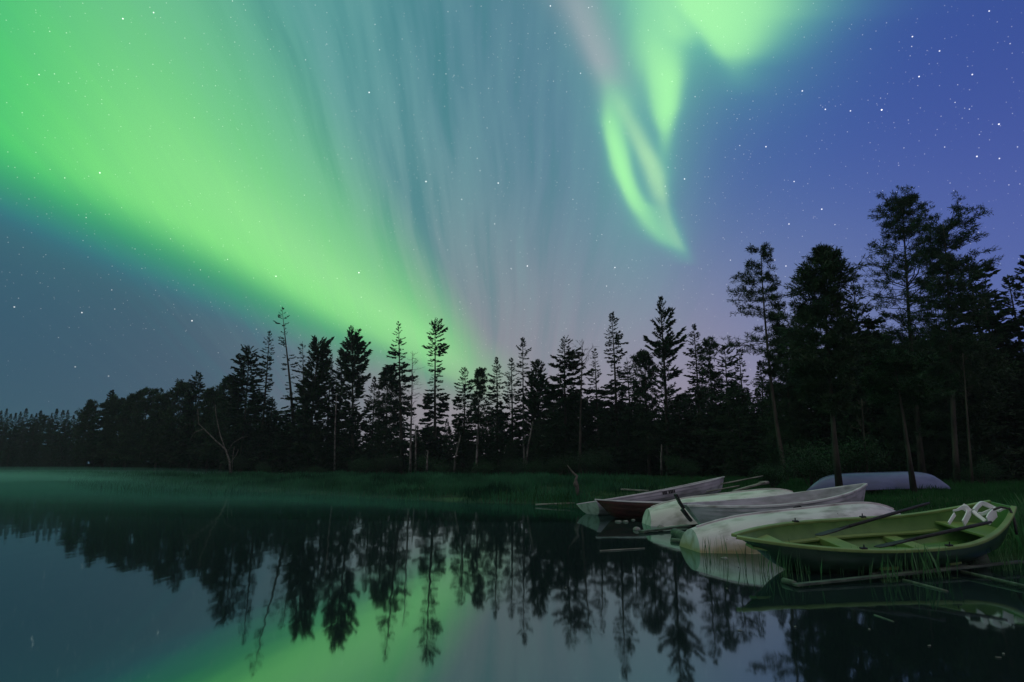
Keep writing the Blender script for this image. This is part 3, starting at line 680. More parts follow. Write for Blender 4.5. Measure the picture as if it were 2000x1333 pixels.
# forest behind: copies of a few template trees
tmpl = []
for s, kind, prof, mats in [(1, 'spruce', [(.1, 1.5), (3, 1.7), (6, 1.2), (8.5, .6), (9.9, .08)], ('bark', 'needles')), (2, 'spruce', [(.1, 2.0), (2.5, 2.1), (5, 1.6), (8, .8), (9.9, .1)], ('bark', 'needles')),
                            (3, 'spruce', [(.1, 1.2), (4, 1.25), (7, .9), (9.9, .08)], ('bark', 'needles')), (4, 'pine', [(.1, 1.8), (4, 2.1), (7, 2.0), (9, 1.3), (9.9, .5)], ('bark', 'pine_needles')),
                            (5, 'pine', [(.1, 2.0), (3, 2.2), (6, 1.8), (8.6, 1.2), (9.9, .4)], ('bark', 'pine_needles'))]:
    tm, cm = conifer(kind, 10.0, prof, 900 + s, needle=1.25, miss=.04)
    tmpl.append((NAMES[kind], tm.mesh('trunk', M[mats[0]], True), cm.mesh('crown', M[mats[1]])))
sky_x = [-300, 0, 170, 250, 400, 470, 520, 600, 700, 740, 850, 900, 1000, 1100, 1250, 1400, 1500, 1560, 1700, 1900, 2000, 2400]
sky_y = [800, 803, 800, 795, 785, 760, 755, 765, 770, 800, 790, 800, 785, 760, 745, 745, 740, 700, 640, 640, 680, 640]
near_x = [-300, 0, 170, 250, 400, 500, 700, 900, 1050, 1250, 1450, 1600, 1800, 2400]
near_y = [150, 142, 120, 108, 86, 76, 68, 61, 58, 52, 44, 34, 31, 30]
r = np.random.default_rng(42)
nfill = 0
def filler(px, Y, ytop):
    global nfill
    (nm, cat), tm, cm = tmpl[r.integers(0, 3) if r.random() < (.85 if px < 900 else .55) else r.integers(3, 5)]
    p = at_y(px, ytop, Y); g = gz(p.x, Y) - .05; H = max(p.z - g, 1.5)
    where = ('far ridge across the lake' if px < 300 else 'black forest behind the marsh' if px < 1450 else 'dark stand behind the boats')
    lab = {'spruce': 'dark spruce merging into the ' + where, 'pine': 'dark bushy pine merging into the ' + where}[cat]
    grp = {'spruce': 'spruces in the ' + where, 'pine': 'pines in the ' + where}[cat]
    w = r.uniform(.9, 1.3) * (.62 if px < 175 else 1.0)
    plant_tree(nm, (tm, cm), (p.x, Y, g), lab, cat, grp, rot=r.uniform(0, 6.28), sc=(H / 10 * w, H / 10 * w, H / 10)); nfill += 1
px = -60
while px < 175:                                        # small tops of the far ridge
    filler(px, r.uniform(150, 215), np.interp(px, sky_x, sky_y) + r.uniform(-9, 14)); px += r.uniform(8, 13)
px = 150
while px < 2150:                                       # front row
    Y = np.interp(px, near_x, near_y) * r.uniform(1.0, 1.12); filler(px, Y, np.interp(px, sky_x, sky_y) + r.uniform(15, 80)); px += r.uniform(16, 26)
px = 165
while px < 2200:                                       # second row, a little taller and thicker
    Y = np.interp(px, near_x, near_y) * r.uniform(1.18, 1.4); filler(px, Y, np.interp(px, sky_x, sky_y) + r.uniform(12, 55)); px += r.uniform(26, 40)
# scrub along the forest edge
bt = []
for s in range(3):
    tm, cm = leafy(1.6, 1.0, 50 + s, n=4200, leaf=.065)
    bt.append((tm.mesh('stem', M['bark']), cm.mesh('foliage', M['young_leaves' if s < 2 else 'needles'])))
for kk in range(34):
    px = r.uniform(430, 2020); Y = np.interp(px, near_x, near_y) * r.uniform(.84, .98)
    if 1500 < px < 1900: Y = r.uniform(25, 30)
    p = at_y(px, 915, Y); s = r.uniform(.5, 1.3)
    tm, cm = bt[r.integers(0, 3)]
    o = thing('bush', 'low dark bush in the scrub along the foot of the forest', 'bush', (p.x, Y, gz(p.x, Y) - .03), 'scrub at the forest edge')
    o.rotation_euler = (0, 0, r.uniform(0, 6)); o.scale = (s * 1.2, s * 1.2, s)
    link('stem', tm, o); link('foliage', cm, o)

# ------------------------------------------------------------------ grass
def grass(name, X, Y, h, w, mat, label, seed, lean=.25, z=None, cat='grass'):
    r = np.random.default_rng(seed); n = len(X)
    Z = ground_z(X, Y) - .02 if z is None else z
    h = h * r.uniform(.55, 1.25, n); a = r.uniform(0, 6.28, n); h = h * (.70 + .45 * np.abs(np.sin(X * 1.9 + .6 * np.sin(Y * .8)) * np.sin(Y * 1.1 + .8 * np.sin(X * .7)))); l = h * lean * r.uniform(.3, 1.6, n)
    b = np.stack([X, Y, Z], 1); d = np.stack([np.cos(a) * l, np.sin(a) * l, h], 1)
    s = np.stack([-np.sin(a + r.uniform(-.8, .8, n)), np.cos(a), np.zeros(n)], 1) * (w * r.uniform(.7, 1.3, n) / 2)[:, None]
    mdl = b + d * (.4, .4, .6)
    v = np.stack([b - s, b + s, mdl + s * .7, b + d, mdl - s * .7], 1).reshape(-1, 3)
    i = np.arange(n)[:, None] * 5
    mb = MB(); mb.add(v, i + np.array([[0, 1, 2, 3, 4]]))
    return tag(mb.build(name, mat), label, cat, kind='stuff')
r = np.random.default_rng(5)
# sedge marsh between water and forest, centre and left
n = 260000
ppx = r.uniform(-60, 1300, n); yy = r.uniform(21, 115, n) ** 1.0
X = (ppx - 1000) / F * yy * .99
s = sdist(X, yy)
lim = np.interp(ppx, near_x, near_y)
keep = (s > -np.interp(ppx, [0, 300, 500, 900, 1300], [2, 7, 3, .8, .5]) * r.random(n)) & (yy < lim * (.84 + .10 * np.sin(ppx * .021) * np.sin(ppx * .057 + 1) + .16 * (r.random(n) - .5))) & ((s > .6) | (r.random(n) < .5))
keep &= r.random(n) < np.clip(45 / yy, .25, 1) * np.interp(ppx, [980, 1260], [1, .12])
keep &= np.sin(X * .9 + 1.3 * np.sin(yy * .31)) * np.sin(yy * .55 + 1.1 * np.sin(X * .23)) + .5 * r.random(n) > -.28
X, yy = X[keep], yy[keep]
grass('marsh_sedge', X, yy, np.interp(yy, [20, 60, 110], [.42, .55, .7]), np.interp(yy, [20, 110], [.025, .08]), M['sedge'], 'pale green sedge marsh between the water and the forest', 6, z=np.maximum(ground_z(X, yy), -.15) - .02)
# darker rushes standing along the waterline
n = 16000
ppx = np.concatenate([r.uniform(880, 1115, n // 2), r.uniform(420, 1115, n // 2)]); yy = r.uniform(21, 60, n); X = (ppx - 1000) / F * yy; s = sdist(X, yy)
keep = (np.abs(s - .2) < 1.1 * r.random(n)) & (np.sin(X * 1.3 + yy * .5) * np.sin(X * .37 + 1.7) > -.15)
grass('rushes', X[keep], yy[keep], np.full(keep.sum(), .62), np.interp(yy[keep], [20, 60], [.018, .04]), M['bank_grass'], 'dark rushes standing along the waterline of the marsh', 11, z=np.maximum(ground_z(X[keep], yy[keep]), -.1) - .02, cat='rushes')
# grass on the bank round the boats
n = 110000
ppx = r.uniform(960, 2150, n); yy = 8 + 42 * r.random(n) ** 1.3
X = (ppx - 1000) / F * yy
s = sdist(X, yy)
keep = (s > .15 + .5 * r.random(n)) & (yy < np.interp(ppx, near_x, near_y) * (.85 + .25 * r.random(n))) & (r.random(n) < np.interp(ppx, [960, 1250], [.05, 1]))
X, yy = X[keep], yy[keep]
grass('bank_grass', X, yy, np.interp(sdist(X, yy), [0, 3, 12], [.10, .13, .30]), np.interp(yy, [8, 35], [.010, .03]), M['bank_grass'], 'short green grass growing on the bank among the boats', 8)
# sparse reeds standing in the shallows by the sunken walkway
cl = [(at_z(x, y, 0), k) for x, y, k in [(1520, 1128, 18), (1553, 1118, 16), (1590, 1108, 14), (1575, 1135, 8), (1700, 1120, 26), (1760, 1112, 26), (1800, 1110, 36), (1850, 1108, 34), (1880, 1105, 40), (1905, 1100, 26), (1930, 1092, 34), (1960, 1092, 44), (1985, 1088, 44), (1640, 1122, 10), (1730, 1135, 18), (1830, 1128, 26), (1400, 1092, 9), (1385, 1085, 7), (1470, 1110, 10), (1960, 1115, 26), (1780, 1128, 26), (1240, 1048, 0)]]
cl = [(p, int(k * 1.7)) for p, k in cl]
X = np.concatenate([p.x + r.normal(0, .13, k) for p, k in cl]); yy = np.concatenate([p.y + r.normal(0, .10, k) for p, k in cl])
grass('reeds', X, yy, np.full(len(X), .42), np.full(len(X), .0055), M['reed'], 'thin green reeds standing in the shallows before the green boat', 9, lean=.22, z=np.full(len(X), -.03), cat='reeds')
n = 2600
ppx = r.uniform(1950, 2120, n); yy = r.uniform(9.3, 13.0, n); X = (ppx - 1000) / F * yy
X = np.where(X < 8.05, X + .4, X)
grass('tall_grass', X, yy, np.full(n, .55), np.full(n, .016), M['reed'], 'taller bright green grass behind the stern of the green boat', 10, z=ground_z(X, yy) - .02)

# ------------------------------------------------------------------ boats
def frame(stern, bow, roll=0.0, flip=False):
    """Local x from stern to bow, z up (down when flipped)."""
    x = (bow - stern); x.normalize()
    y = Vector((0, 0, 1)).cross(x).normalized(); z = x.cross(y)
    m = Matrix((x, y, z)).transposed()
    m = m @ Matrix.Rotation(roll + (math.pi if flip else 0), 3, 'X')
    return Matrix.Translation(stern) @ m.to_4x4()
class Hull:
    def __init__(s, L, beam, depth, stern_w, sheer_b=.22, sheer_s=.08, rake_b=.35, rake_s=.12, full=.62, rocker=.10, point=.03, vee=.55, strakes=0, bow_pow=2.3, mid=.45, stern_up=0.0, bow_up=.9):
        s.__dict__.update(locals()); s.N = 36; s.K = 20
    def half(s, t):
        # half beam at the rim, t from stern 0 to bow 1
        b = s.beam / 2
        return np.where(t < s.mid, s.stern_w / 2 + (b - s.stern_w / 2) * (1 - (1 - t / s.mid) ** 2.2), s.point / 2 + (b - s.point / 2) * (1 - ((t - s.mid) / (1 - s.mid)) ** s.bow_pow))
    def rim(s, t): return s.sheer_b * np.clip((t - .35) / .65, 0, 1) ** 2 + s.sheer_s * np.clip((.35 - t) / .35, 0, 1) ** 2       # height of the rim above z = 0
    def keel(s, t): return -s.depth + s.rocker * np.clip((.3 - t) / .3, 0, 1) ** 2 + s.stern_up * np.clip((.2 - t) / .2, 0, 1) ** 2 + (s.depth * s.bow_up) * np.clip((t - .62) / .38, 0, 1) ** 3.2
    def xs(s, t, f):
        # station x; f = 0 at the keel, 1 at the rim: raked ends
        return s.L * t - s.rake_b * (1 - f) * np.clip((t - .5) / .5, 0, 1) ** 2 + s.rake_s * (1 - f) * np.clip((.5 - t) / .5, 0, 1) ** 2
    def point_at(s, t, f, inset=0.0):
        t = np.asarray(t, float); f = np.asarray(f, float)
        b = np.maximum(s.half(t) - inset, .004); zr, zk = s.rim(t), s.keel(t) + inset
        yv = b * (1 - (1 - f) ** (1.0 / s.vee * 1.15)) ** s.full
        if s.strakes:
            g = f * s.strakes; yv = yv + (0.020 * (1 - (g - np.floor(np.minimum(g, s.strakes - 1e-4)))) * np.clip(f * 6, 0, 1) * np.clip(s.half(t) * 4, 0, 1) if inset == 0 else 0)
        return np.stack([s.xs(t, f), yv, zk + (zr - zk) * f], -1)
    def fs(s):
        if not s.strakes: return 1 - np.cos(np.linspace(0, math.pi / 2, s.K))
        e = 1e-3; g = np.linspace(0, 1, s.strakes + 1); out = []
        for a, b in zip(g[:-1], g[1:]): out += [a + e, (a + b) / 2, b - e]
        out[0], out[-1] = 0.0, 1 - 1e-6
        return np.array(out)
    def shell(s, mb, inset=0.0, flip=False, fmax=1.0):
        t = np.linspace(0, 1, s.N); f = s.fs() * fmax
        tt, ff = np.meshgrid(t, f, indexing='ij')
        p = s.point_at(tt, ff, inset)
        if inset: p[..., 0] = np.clip(p[..., 0], inset, None)
        q_ = p * np.array([1, -1, 1]); full = np.concatenate([q_[:, ::-1], p[:, 1:]], 1); m = full.shape[1]
        i, j = np.meshgrid(np.arange(s.N - 1), np.arange(m - 1), indexing='ij'); k = (i * m + j).ravel()
        fc = np.stack([k, k + 1, k + m + 1, k + m], 1)
        mb.add(full.reshape(-1, 3), fc[:, ::-1] if flip else fc)
        return full
    def transom(s, mb, th=.03, inset=0.0):
        f = s.fs(); p = s.point_at(np.zeros_like(f), f); q_ = p * np.array([1, -1, 1])
        loop = np.concatenate([q_[::-1], p[1:]]); n = len(loop)
        c = loop.mean(0); loop = np.concatenate([loop])
        v = np.concatenate([loop - (.004, 0, 0), loop + (th, 0, 0)])
        mb.add(v, [list(range(n))[::-1], [n + i for i in range(n)]] + [[i, (i + 1) % n, n + (i + 1) % n, n + i] for i in range(n)])
    def rail(s, mb, w=.05, h=.035, dz=0.0, sides=(1, -1)):
        t = np.linspace(0, 1, s.N)
        for sg in sides:
            p = s.point_at(t, np.ones_like(t)); p[:, 1] = np.maximum(p[:, 1], .01); p[:, 1] *= sg; p[:, 2] += dz
            sweep_rect(mb, p, w, h)
    def keelson(s, mb, w=.035, h=.05, t0=.02, t1=.98):
        t = np.linspace(t0, t1, 24); p = s.point_at(t, np.zeros_like(t)); p[:, 1] = 0; p[:, 2] -= h * .3
        sweep_rect(mb, p, w, h)
    def plank(s, mb, t0, t1, f, th=.03, inset=.035):
        """A board across the boat at rim fraction f."""
        t = np.linspace(t0, t1, 8); p = s.point_at(t, np.full_like(t, f), inset)
        n = len(t); z = p[:, 2].mean() if t1 - t0 < .2 else p[:, 2]
        top = np.concatenate([np.stack([p[:, 0], p[:, 1], p[:, 2] * 0 + z], 1), np.stack([p[::-1, 0], -p[::-1, 1], (p[:, 2] * 0 + z)[::-1]], 1)])
        m = len(top); v = np.concatenate([top, top - (0, 0, th)])
        mb.add(v, [list(range(m)), [m + i for i in range(m)][::-1]] + [[i, m + i, m + (i + 1) % m, (i + 1) % m] for i in range(m)])
def solidify(o, th):
    m = o.modifiers.new('thickness', 'SOLIDIFY'); m.thickness = th; m.offset = 0
    return o

# F: the green rowing boat in front, right way up
H = Hull(5.0, 1.55, .50, .36, sheer_b=.13, sheer_s=.30, rake_b=.32, rake_s=.16, point=.08, bow_pow=2.4, mid=.46, rocker=.12)
bowp, sternp = at_y(1436, 1047, 8.8), at_y(1952, 984, 9.7)
x = (bowp - sternp)
H.L = (bowp - sternp).length
mF = frame(sternp - Vector((0, 0, .30)), bowp - Vector((0, 0, .13)), math.radians(-10))
o = thing('rowing_boat', 'green rowing boat with oars and a white chair lying in it, nearest the viewer', 'boat', None, 'boats drawn up on the shore', mF)
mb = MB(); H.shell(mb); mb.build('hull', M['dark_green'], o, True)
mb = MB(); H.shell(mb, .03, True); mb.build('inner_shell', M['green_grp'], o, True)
mb = MB(); H.transom(mb); mb.build('transom', M['green_grp'], o)
mb = MB(); H.rail(mb, .075, .045); bevel(mb.build('gunwale', M['green_rim'], o), .012)
mb = MB(); H.plank(mb, .08, .88, .22, .02); mb.build('floorboard', M['green_grp'], o)
mb = MB(); H.plank(mb, .555, .615, .60, .10); bevel(mb.build('thwart', M['green_rim'], o), .01)
mb = MB(); H.plank(mb, .31, .36, .50, .08); bevel(mb.build('thwart', M['green_rim'], o), .01)
mb = MB(); H.plank(mb, .03, .16, .66, .04); bevel(mb.build('stern_seat', M['green_rim'], o), .01)
mb = MB(); H.plank(mb, .84, .97, .72, .035); bevel(mb.build('bow_seat', M['green_rim'], o), .01)
for sg in (1, -1):                                     # moulded ledge along each side
    t = np.linspace(.16, .90, 24); p = H.point_at(t, np.full_like(t, .52), .05); p[:, 1] *= sg
    mb = MB(); sweep_rect(mb, p - np.array([0, sg * .02, 0]), .09, .035); bevel(mb.build('side_ledge', M['green_rim'], o), .008)
    for tt in (.40, .68):
        c = H.point_at(np.array([tt]), np.array([1.0]))[0]; mb = MB()
        box(mb, (c[0], sg * (c[1] - .01), c[2] + .03), (.09, .05, .02)); tube(mb, [(c[0], sg * c[1], c[2] + .03), (c[0], sg * c[1], c[2] + .08)], .008, 6)
        mb.build('rowlock', M['black_wood'], o)
mb = MB(); box(mb, (3.75, -.56, -.05), (.10, .05, .10)); mb.build('fender_pad', M['black_wood'], o)
def oar(name_pts, label, blade_first=True):
    (a, b) = name_pts; d = (b - a).normalized(); L = (b - a).length
    o = thing('oar', label, 'oar', None, 'oars in the green boat', Matrix.Translation(a) @ d.to_track_quat('X', 'Z').to_matrix().to_4x4())
    mb = MB(); tube(mb, [(.45, 0, 0), (L * .6, 0, 0), (L - .15, 0, 0), (L, 0, 0)], [.024, .026, .024, .018], 8); mb.build('shaft', M['black_wood'], o, True)
    mb = MB(); sweep_rect(mb, [(0, 0, 0), (.06, 0, 0), (.30, 0, 0), (.50, 0, 0), (.62, 0, 0)], [.11, .15, .14, .08, .045], [.012, .014, .018, .028, .04]); bevel(mb.build('blade', M['black_wood'], o), .005)
    return o
oar((at_y(1597, 1046, 9.05), at_y(1815, 983, 9.95)), 'black oar resting across the far rim with its blade inside the green boat')
oar((at_y(1712, 1069, 8.62), at_y(1936, 1020, 8.95)), 'black oar lying along the near rim of the green boat')
# rope over the stern
pr = [at_y(1938, 996, 9.3), at_y(1955, 991, 9.4), at_y(1972, 994, 9.35), at_y(1980, 1012, 9.30), at_y(1986, 1045, 9.3)]
mb = MB(); tube(mb, pr, .018, 6); tag(mb.build('rope', M['rope'], smooth=True), 'dark mooring rope hanging over the stern of the green boat', 'rope')
# white plastic chair tipped over in the stern
def plastic_chair():
    def cp(zx, zy, Y): return at_y(1780 + zx * .1103, 940 + zy * .1103, Y)
    base = cp(1150, 700, 9.35)
    o = thing('plastic_chair', 'white plastic garden chair tipped over in the stern of the green boat', 'chair', base)
    def strip(name, pts, w, th=.022, up=(0, 1, .25)):
        th = th * .6
        mb = MB(); P = np.array([tuple(cp(*p) - base) for p in pts])
        t = np.linspace(0, 1, len(P)); tt = np.linspace(0, 1, (len(P) - 1) * 4 + 1)
        P = np.stack([np.interp(tt, t, P[:, k]) for k in range(3)], 1)
        for _ in range(2): P[1:-1] = (P[:-2] + 2 * P[1:-1] + P[2:]) / 4
        w = np.interp(tt, np.linspace(0, 1, len(w)), w) if not np.isscalar(w) else w
        sweep_rect(mb, P, np.asarray(w) * 1.25, th, up); bevel(mb.build(name, M['white_plastic'], o), .006)
    strip('armrest', [(735, 525, 9.40), (810, 515, 9.42), (890, 470, 9.45), (960, 480, 9.45), (1040, 545, 9.42)], [.022, .028, .05, .07, .07])
    strip('leg', [(905, 425, 9.52), (985, 480, 9.48), (1020, 560, 9.42), (975, 660, 9.34), (922, 748, 9.27)], [.05, .07, .085, .08, .075], .03)
    strip('seat', [(1105, 520, 9.44), (1160, 440, 9.52), (1235, 372, 9.60), (1330, 400, 9.60), (1450, 468, 9.56), (1570, 528, 9.50)], [.045, .035, .03, .035, .04, .045], .05)
    strip('back_rail', [(1090, 530, 9.43), (1150, 590, 9.38), (1230, 650, 9.33), (1310, 712, 9.28)], .042, .05)
    strip('back_slat', [(1145, 545, 9.46), (1180, 470, 9.52), (1245, 418, 9.57)], .034, .02)
    strip('back_slat', [(1250, 412, 9.57), (1350, 455, 9.56), (1490, 525, 9.52)], .024, .02)
    strip('armrest', [(1180, 575, 9.36), (1260, 585, 9.35), (1345, 548, 9.36), (1435, 515, 9.40)], [.035, .045, .05, .045])
    strip('leg', [(1500, 545, 9.36), (1440, 600, 9.30), (1385, 660, 9.25), (1355, 712, 9.21)], [.13, .125, .12, .10], .03)
    strip('leg', [(1560, 528, 9.49), (1620, 495, 9.52), (1705, 476, 9.55)], [.035, .028, .018], .03)
    strip('leg', [(770, 585, 9.42), (720, 660, 9.36), (660, 755, 9.30)], [.05, .045, .04], .03)
plastic_chair()

# E: upturned white boat right behind the green one
H = Hull(4.75, 1.45, .50, .95, sheer_b=.14, sheer_s=.04, rake_b=.30, rake_s=.10, full=.55, vee=.62, bow_pow=2.0, mid=.42, rocker=.14, bow_up=.75)
sE, bE = at_z(1352, 1090, 0), at_y(1800, 1000, 11.6)
sE.y = 11.2; sE.x = at_y(1346, 1080, 11.2).x
sE.z, bE.z = -.02, .40
H.L = (bE - sE).length
mE = frame(sE, bE, math.radians(4), True)
o = thing('rowing_boat', 'upturned white rowing boat with dark specks on its bottom, right behind the green boat', 'boat', None, 'boats drawn up on the shore', mE)
def upturned(o, H, mat, rail=.04):
    mb = MB(); H.shell(mb); H.shell(mb, .03, True); mb.build('hull', M[mat], o, True)
    mb = MB(); H.transom(mb); mb.build('transom', M[mat], o)
    mb = MB(); H.rail(mb, rail, .035, .012); bevel(mb.build('gunwale', M[mat], o), .008)
    mb = MB(); H.plank(mb, .45, .53, .6); mb.build('thwart', M[mat], o)
    mb = MB(); H.keelson(mb, .035, .035, .02, .93); bevel(mb.build('keel', M[mat], o), .008)
upturned(o, H, 'stained_white')
# C: upturned ivory boat further back
H = Hull(4.7, 1.45, .52, .9, sheer_b=.16, sheer_s=.04, rake_b=.20, rake_s=.10, full=.52, vee=.62, bow_pow=2.9, mid=.42, rocker=.16, bow_up=.55)
sC, bC = at_y(1262, 1022, 16.0), at_y(1585, 972, 16.1)
sC.z, bC.z = .02, .48
H.L = (bC - sC).length
o = thing('rowing_boat', 'upturned ivory boat with its square stern at the water, behind the grey-white boat', 'boat', None, 'boats drawn up on the shore', frame(sC, bC, math.radians(3), True))
upturned(o, H, 'ivory_grp')

# D: white clinker boat, right way up
H = Hull(4.75, 1.5, .62, .30, sheer_b=.26, sheer_s=.06, rake_b=.18, rake_s=.42, full=.72, vee=.5, strakes=6, bow_pow=2.5, mid=.48, rocker=.10, point=.05, bow_up=.5)
sD, bD = at_y(1337, 986, 13.9), at_y(1690, 946, 14.5)
H.L = (bD - sD).length
mD = frame(sD - Vector((0, 0, .06)), bD - Vector((0, 0, .26)), math.radians(2))
o = thing('rowing_boat', 'grey-white clinker boat with lapped planks, upright between two upturned hulls', 'boat', None, 'boats drawn up on the shore', mD)
mb = MB(); H.shell(mb); H.shell(mb, .035, True); mb.build('hull', M['clinker_white'], o)
mb = MB(); H.transom(mb); mb.build('transom', M['clinker_white'], o)
mb = MB(); H.rail(mb, .06, .05); bevel(mb.build('gunwale', M['white_grp'], o), .01)
mb = MB(); H.keelson(mb, .05, .06); mb.build('keel', M['clinker_white'], o)
for t0 in (.25, .5, .75): mb = MB(); H.plank(mb, t0, t0 + .05, .7); mb.build('thwart', M['clinker_white'], o)
mb = MB(); sweep_rect(mb, [(-.19, 0, .30), (-.10, 0, .10), (-.03, 0, -.02)], .05, [.13, .13, .12], (0, 1, 0)); sweep_rect(mb, [(-.06, 0, -.04), (.06, 0, -.22), (.12, 0, -.30)], .06, [.16, .13, .11], (0, 1, 0))
bevel(mb.build('stern_post', M['black_wood'], o), .01)
mb = MB()                                              # carrying handle on the near side
c = H.point_at(np.array([.47]), np.array([.80]))[0]; c[1] *= -1
tube(mb, [(c[0] - .22, c[1] - .03, c[2] - .03), (c[0] + .12, c[1] - .03, c[2] + .0)], .022, 6); tube(mb, [(c[0] + .02, c[1] - .03, c[2] + .06), (c[0] + .16, c[1] - .04, c[2] + .08), (c[0] + .24, c[1] - .03, c[2] + .02)], .016, 6)
mb.build('handle', M['black_wood'], o)

# A: pale boat, half afloat
H = Hull(5.6, 1.5, .55, 1.15, sheer_b=.12, sheer_s=.0, rake_b=.25, rake_s=.22, full=.6, vee=.5, strakes=5, bow_pow=2.6, mid=.45, rocker=.12, point=.10, bow_up=.4)
sA, bA = at_y(1145, 983, 19.3), at_y(1413, 932, 21.6)
H.L = (bA - sA).length
mA = frame(sA, bA - Vector((0, 0, .12)), math.radians(-7))
o = thing('rowing_boat', 'pale boat with worn registration marks, square stern afloat behind the maroon boat', 'boat', None, 'boats drawn up on the shore', mA)
mb = MB(); H.shell(mb); H.shell(mb, .035, True); mb.build('hull', M['clinker_white'], o)
mb = MB(); H.transom(mb); mb.build('transom', M['ivory_grp'], o)
mb = MB(); H.rail(mb, .06, .04); bevel(mb.build('gunwale', M['white_grp'], o), .008)
for t0 in (.25, .5, .75): mb = MB(); H.plank(mb, t0, t0 + .05, .7); mb.build('thwart', M['grey_wood'], o)
mb = MB()                                              # worn registration marks
for kx in (0, .06, .12, .24, .31, .37, .44):
    c = H.point_at(np.array([.42 + kx / 5.6]), np.array([.86]))[0]
    box(mb, (c[0], -c[1] - .018, c[2]), (.040, .006, .095))
mb.build('registration_mark', M['black_wood'], o)

# B: maroon boat afloat in front of the pale one
H = Hull(4.4, 1.45, .52, .8, sheer_b=.10, sheer_s=.04, rake_b=.42, rake_s=.12, full=.62, vee=.5, strakes=4, bow_pow=2.3, mid=.45, rocker=.12, point=.05, bow_up=.35)
sB, bB = at_y(1415, 981, 18.5), at_y(1163, 976, 18.0)
H.L = (bB - sB).length
o = thing('rowing_boat', 'maroon boat with a pale rim and pointed bow, overlapping the pale boat', 'boat', None, 'boats drawn up on the shore', frame(sB, bB - Vector((0, 0, .10)), math.radians(2)))
mb = MB(); H.shell(mb); H.shell(mb, .035, True); mb.build('hull', M['maroon'], o, True)
mb = MB(); H.transom(mb); mb.build('transom', M['maroon'], o)
mb = MB(); H.rail(mb, .05, .035); bevel(mb.build('gunwale', M['white_grp'], o), .008)
for t0 in (.3, .6): mb = MB(); H.plank(mb, t0, t0 + .05, .7); mb.build('thwart', M['grey_wood'], o)

# G: upturned blue-grey canoe on the grass under the pines
class Canoe(Hull):
    def half(s, t): return .01 + s.beam / 2 * (1 - np.abs(2 * t - 1) ** 2.6)
    def rim(s, t): return .14 * np.abs(2 * t - 1) ** 3
    def keel(s, t): return -s.depth + s.depth * .75 * np.abs(2 * t - 1) ** 5
    def xs(s, t, f): return s.L * t + .30 * (1 - f) ** 1.6 * (np.clip((.5 - t) * 2, 0, 1) ** 2 - np.clip((t - .5) * 2, 0, 1) ** 2)
H = Canoe(5.1, .95, .50, .02, full=.5, vee=.62)
sG, bG = at_y(1571, 957, 21.3), at_y(1857, 951, 21.9)
H.L = (bG - sG).length
o = thing('canoe', 'upturned blue-grey canoe raised off the grass under the pines', 'canoe', None, None, frame(sG + Vector((0, 0, .0)), bG + Vector((0, 0, .05)), math.radians(6), True))
mb = MB(); H.shell(mb); H.shell(mb, .02, True); mb.build('hull', M['blue_grey'], o, True)
mb = MB(); H.rail(mb, .035, .03, .01); mb.build('gunwale', M['black_wood'], o)
mb = MB(); H.keelson(mb, .03, .025, .06, .94); mb.build('keel', M['blue_grey'], o)
for t_ in (.3, .7):                                    # low trestles carrying the canoe
    p = sG.lerp(bG, t_); g = gz(p.x, p.y); z = p.z - .05
    o = thing('trestle', 'low dark trestle under the %s half of the upturned canoe' % ('left' if t_ < .5 else 'right'), 'trestle', (p.x, p.y, g))
    mb = MB(); sweep_rect(mb, [(0, -.55, z - g), (0, .55, z - g)], .09, .08); mb.build('crossbar', M['black_wood'], o)
    for sg in (-1, 1): mb = MB(); sweep_rect(mb, [(0, sg * .4, -.05), (0, sg * .4, z - g - .04)], .08, .08, (1, 0, 0)); mb.build('leg', M['black_wood'], o)

# ------------------------------------------------------------------ planks, poles, logs, stones
def pole(name, a, b, rad, mat, label, cat, flat=None, bend=0.0):
    mid = (a + b) / 2 + Vector((0, 0, bend)); mb = MB()
    P = [a - a, (a.lerp(mid, .5)) - a, mid - a, (mid.lerp(b, .5)) - a, b - a]
    if flat: sweep_rect(mb, P, flat[0], flat[1])
    else: tube(mb, P, [rad, rad * 1.03, rad, rad * .97, rad * .85], 8)
    o = mb.build(name, M[mat], None, not flat); o.location = a
    if flat: bevel(o, .006)
    return tag(o, label, cat)
pole('plank', at_z(1552, 1143, .03), at_z(1995, 1097, .10), 0, 'wet_wood', 'long wet plank lying in the shallows before the green boat', 'plank', (.085, .03))
pole('plank', at_z(1700, 1122, .02), at_z(1930, 1097, .04), 0, 'wet_wood', 'second wet plank lying close behind the long one', 'plank', (.07, .03))
pole('log', at_z(1530, 1134, .03), at_z(1553, 1140, .03), .035, 'wet_wood', 'pale short log at the left end of the long wet plank', 'log')
pole('pole', at_z(1878, 1117, .04), at_z(2030, 1152, .03), .022, 'wet_wood', 'slanting wet pole at the right, meeting the long plank', 'pole')
pole('stick', at_z(1764, 1134, .0), at_z(1850, 1156, .0), .022, 'wet_wood', 'thin half-sunk stick just in front of the long wet plank', 'stick')
pole('stick', at_z(1708, 1202, .0), at_z(1745, 1215, .0), .010, 'wet_wood', 'short pale stick floating in the black water at the right', 'stick')
pole('stick', at_z(1172, 1076, .01), at_z(1259, 1071, .01), .010, 'grey_wood', 'thin stick floating left of the nearest upturned hull', 'stick')
pole('pole', at_z(1046, 986, .06), at_z(1122, 983, .14), .03, 'grey_wood', 'pale thin pole reaching over the water from the stern of the pale boat', 'pole')
pole('plank', at_z(1252, 1039, .03), at_z(1345, 1027, .06), 0, 'wet_wood', 'wet plank under the square stern of the ivory boat', 'plank', (.16, .05))
pole('log', at_z(1318, 1041, .06), at_z(1350, 1053, .06), .10, 'wet_wood', 'stubby wet log between the ivory boat and the nearest upturned hull', 'log')
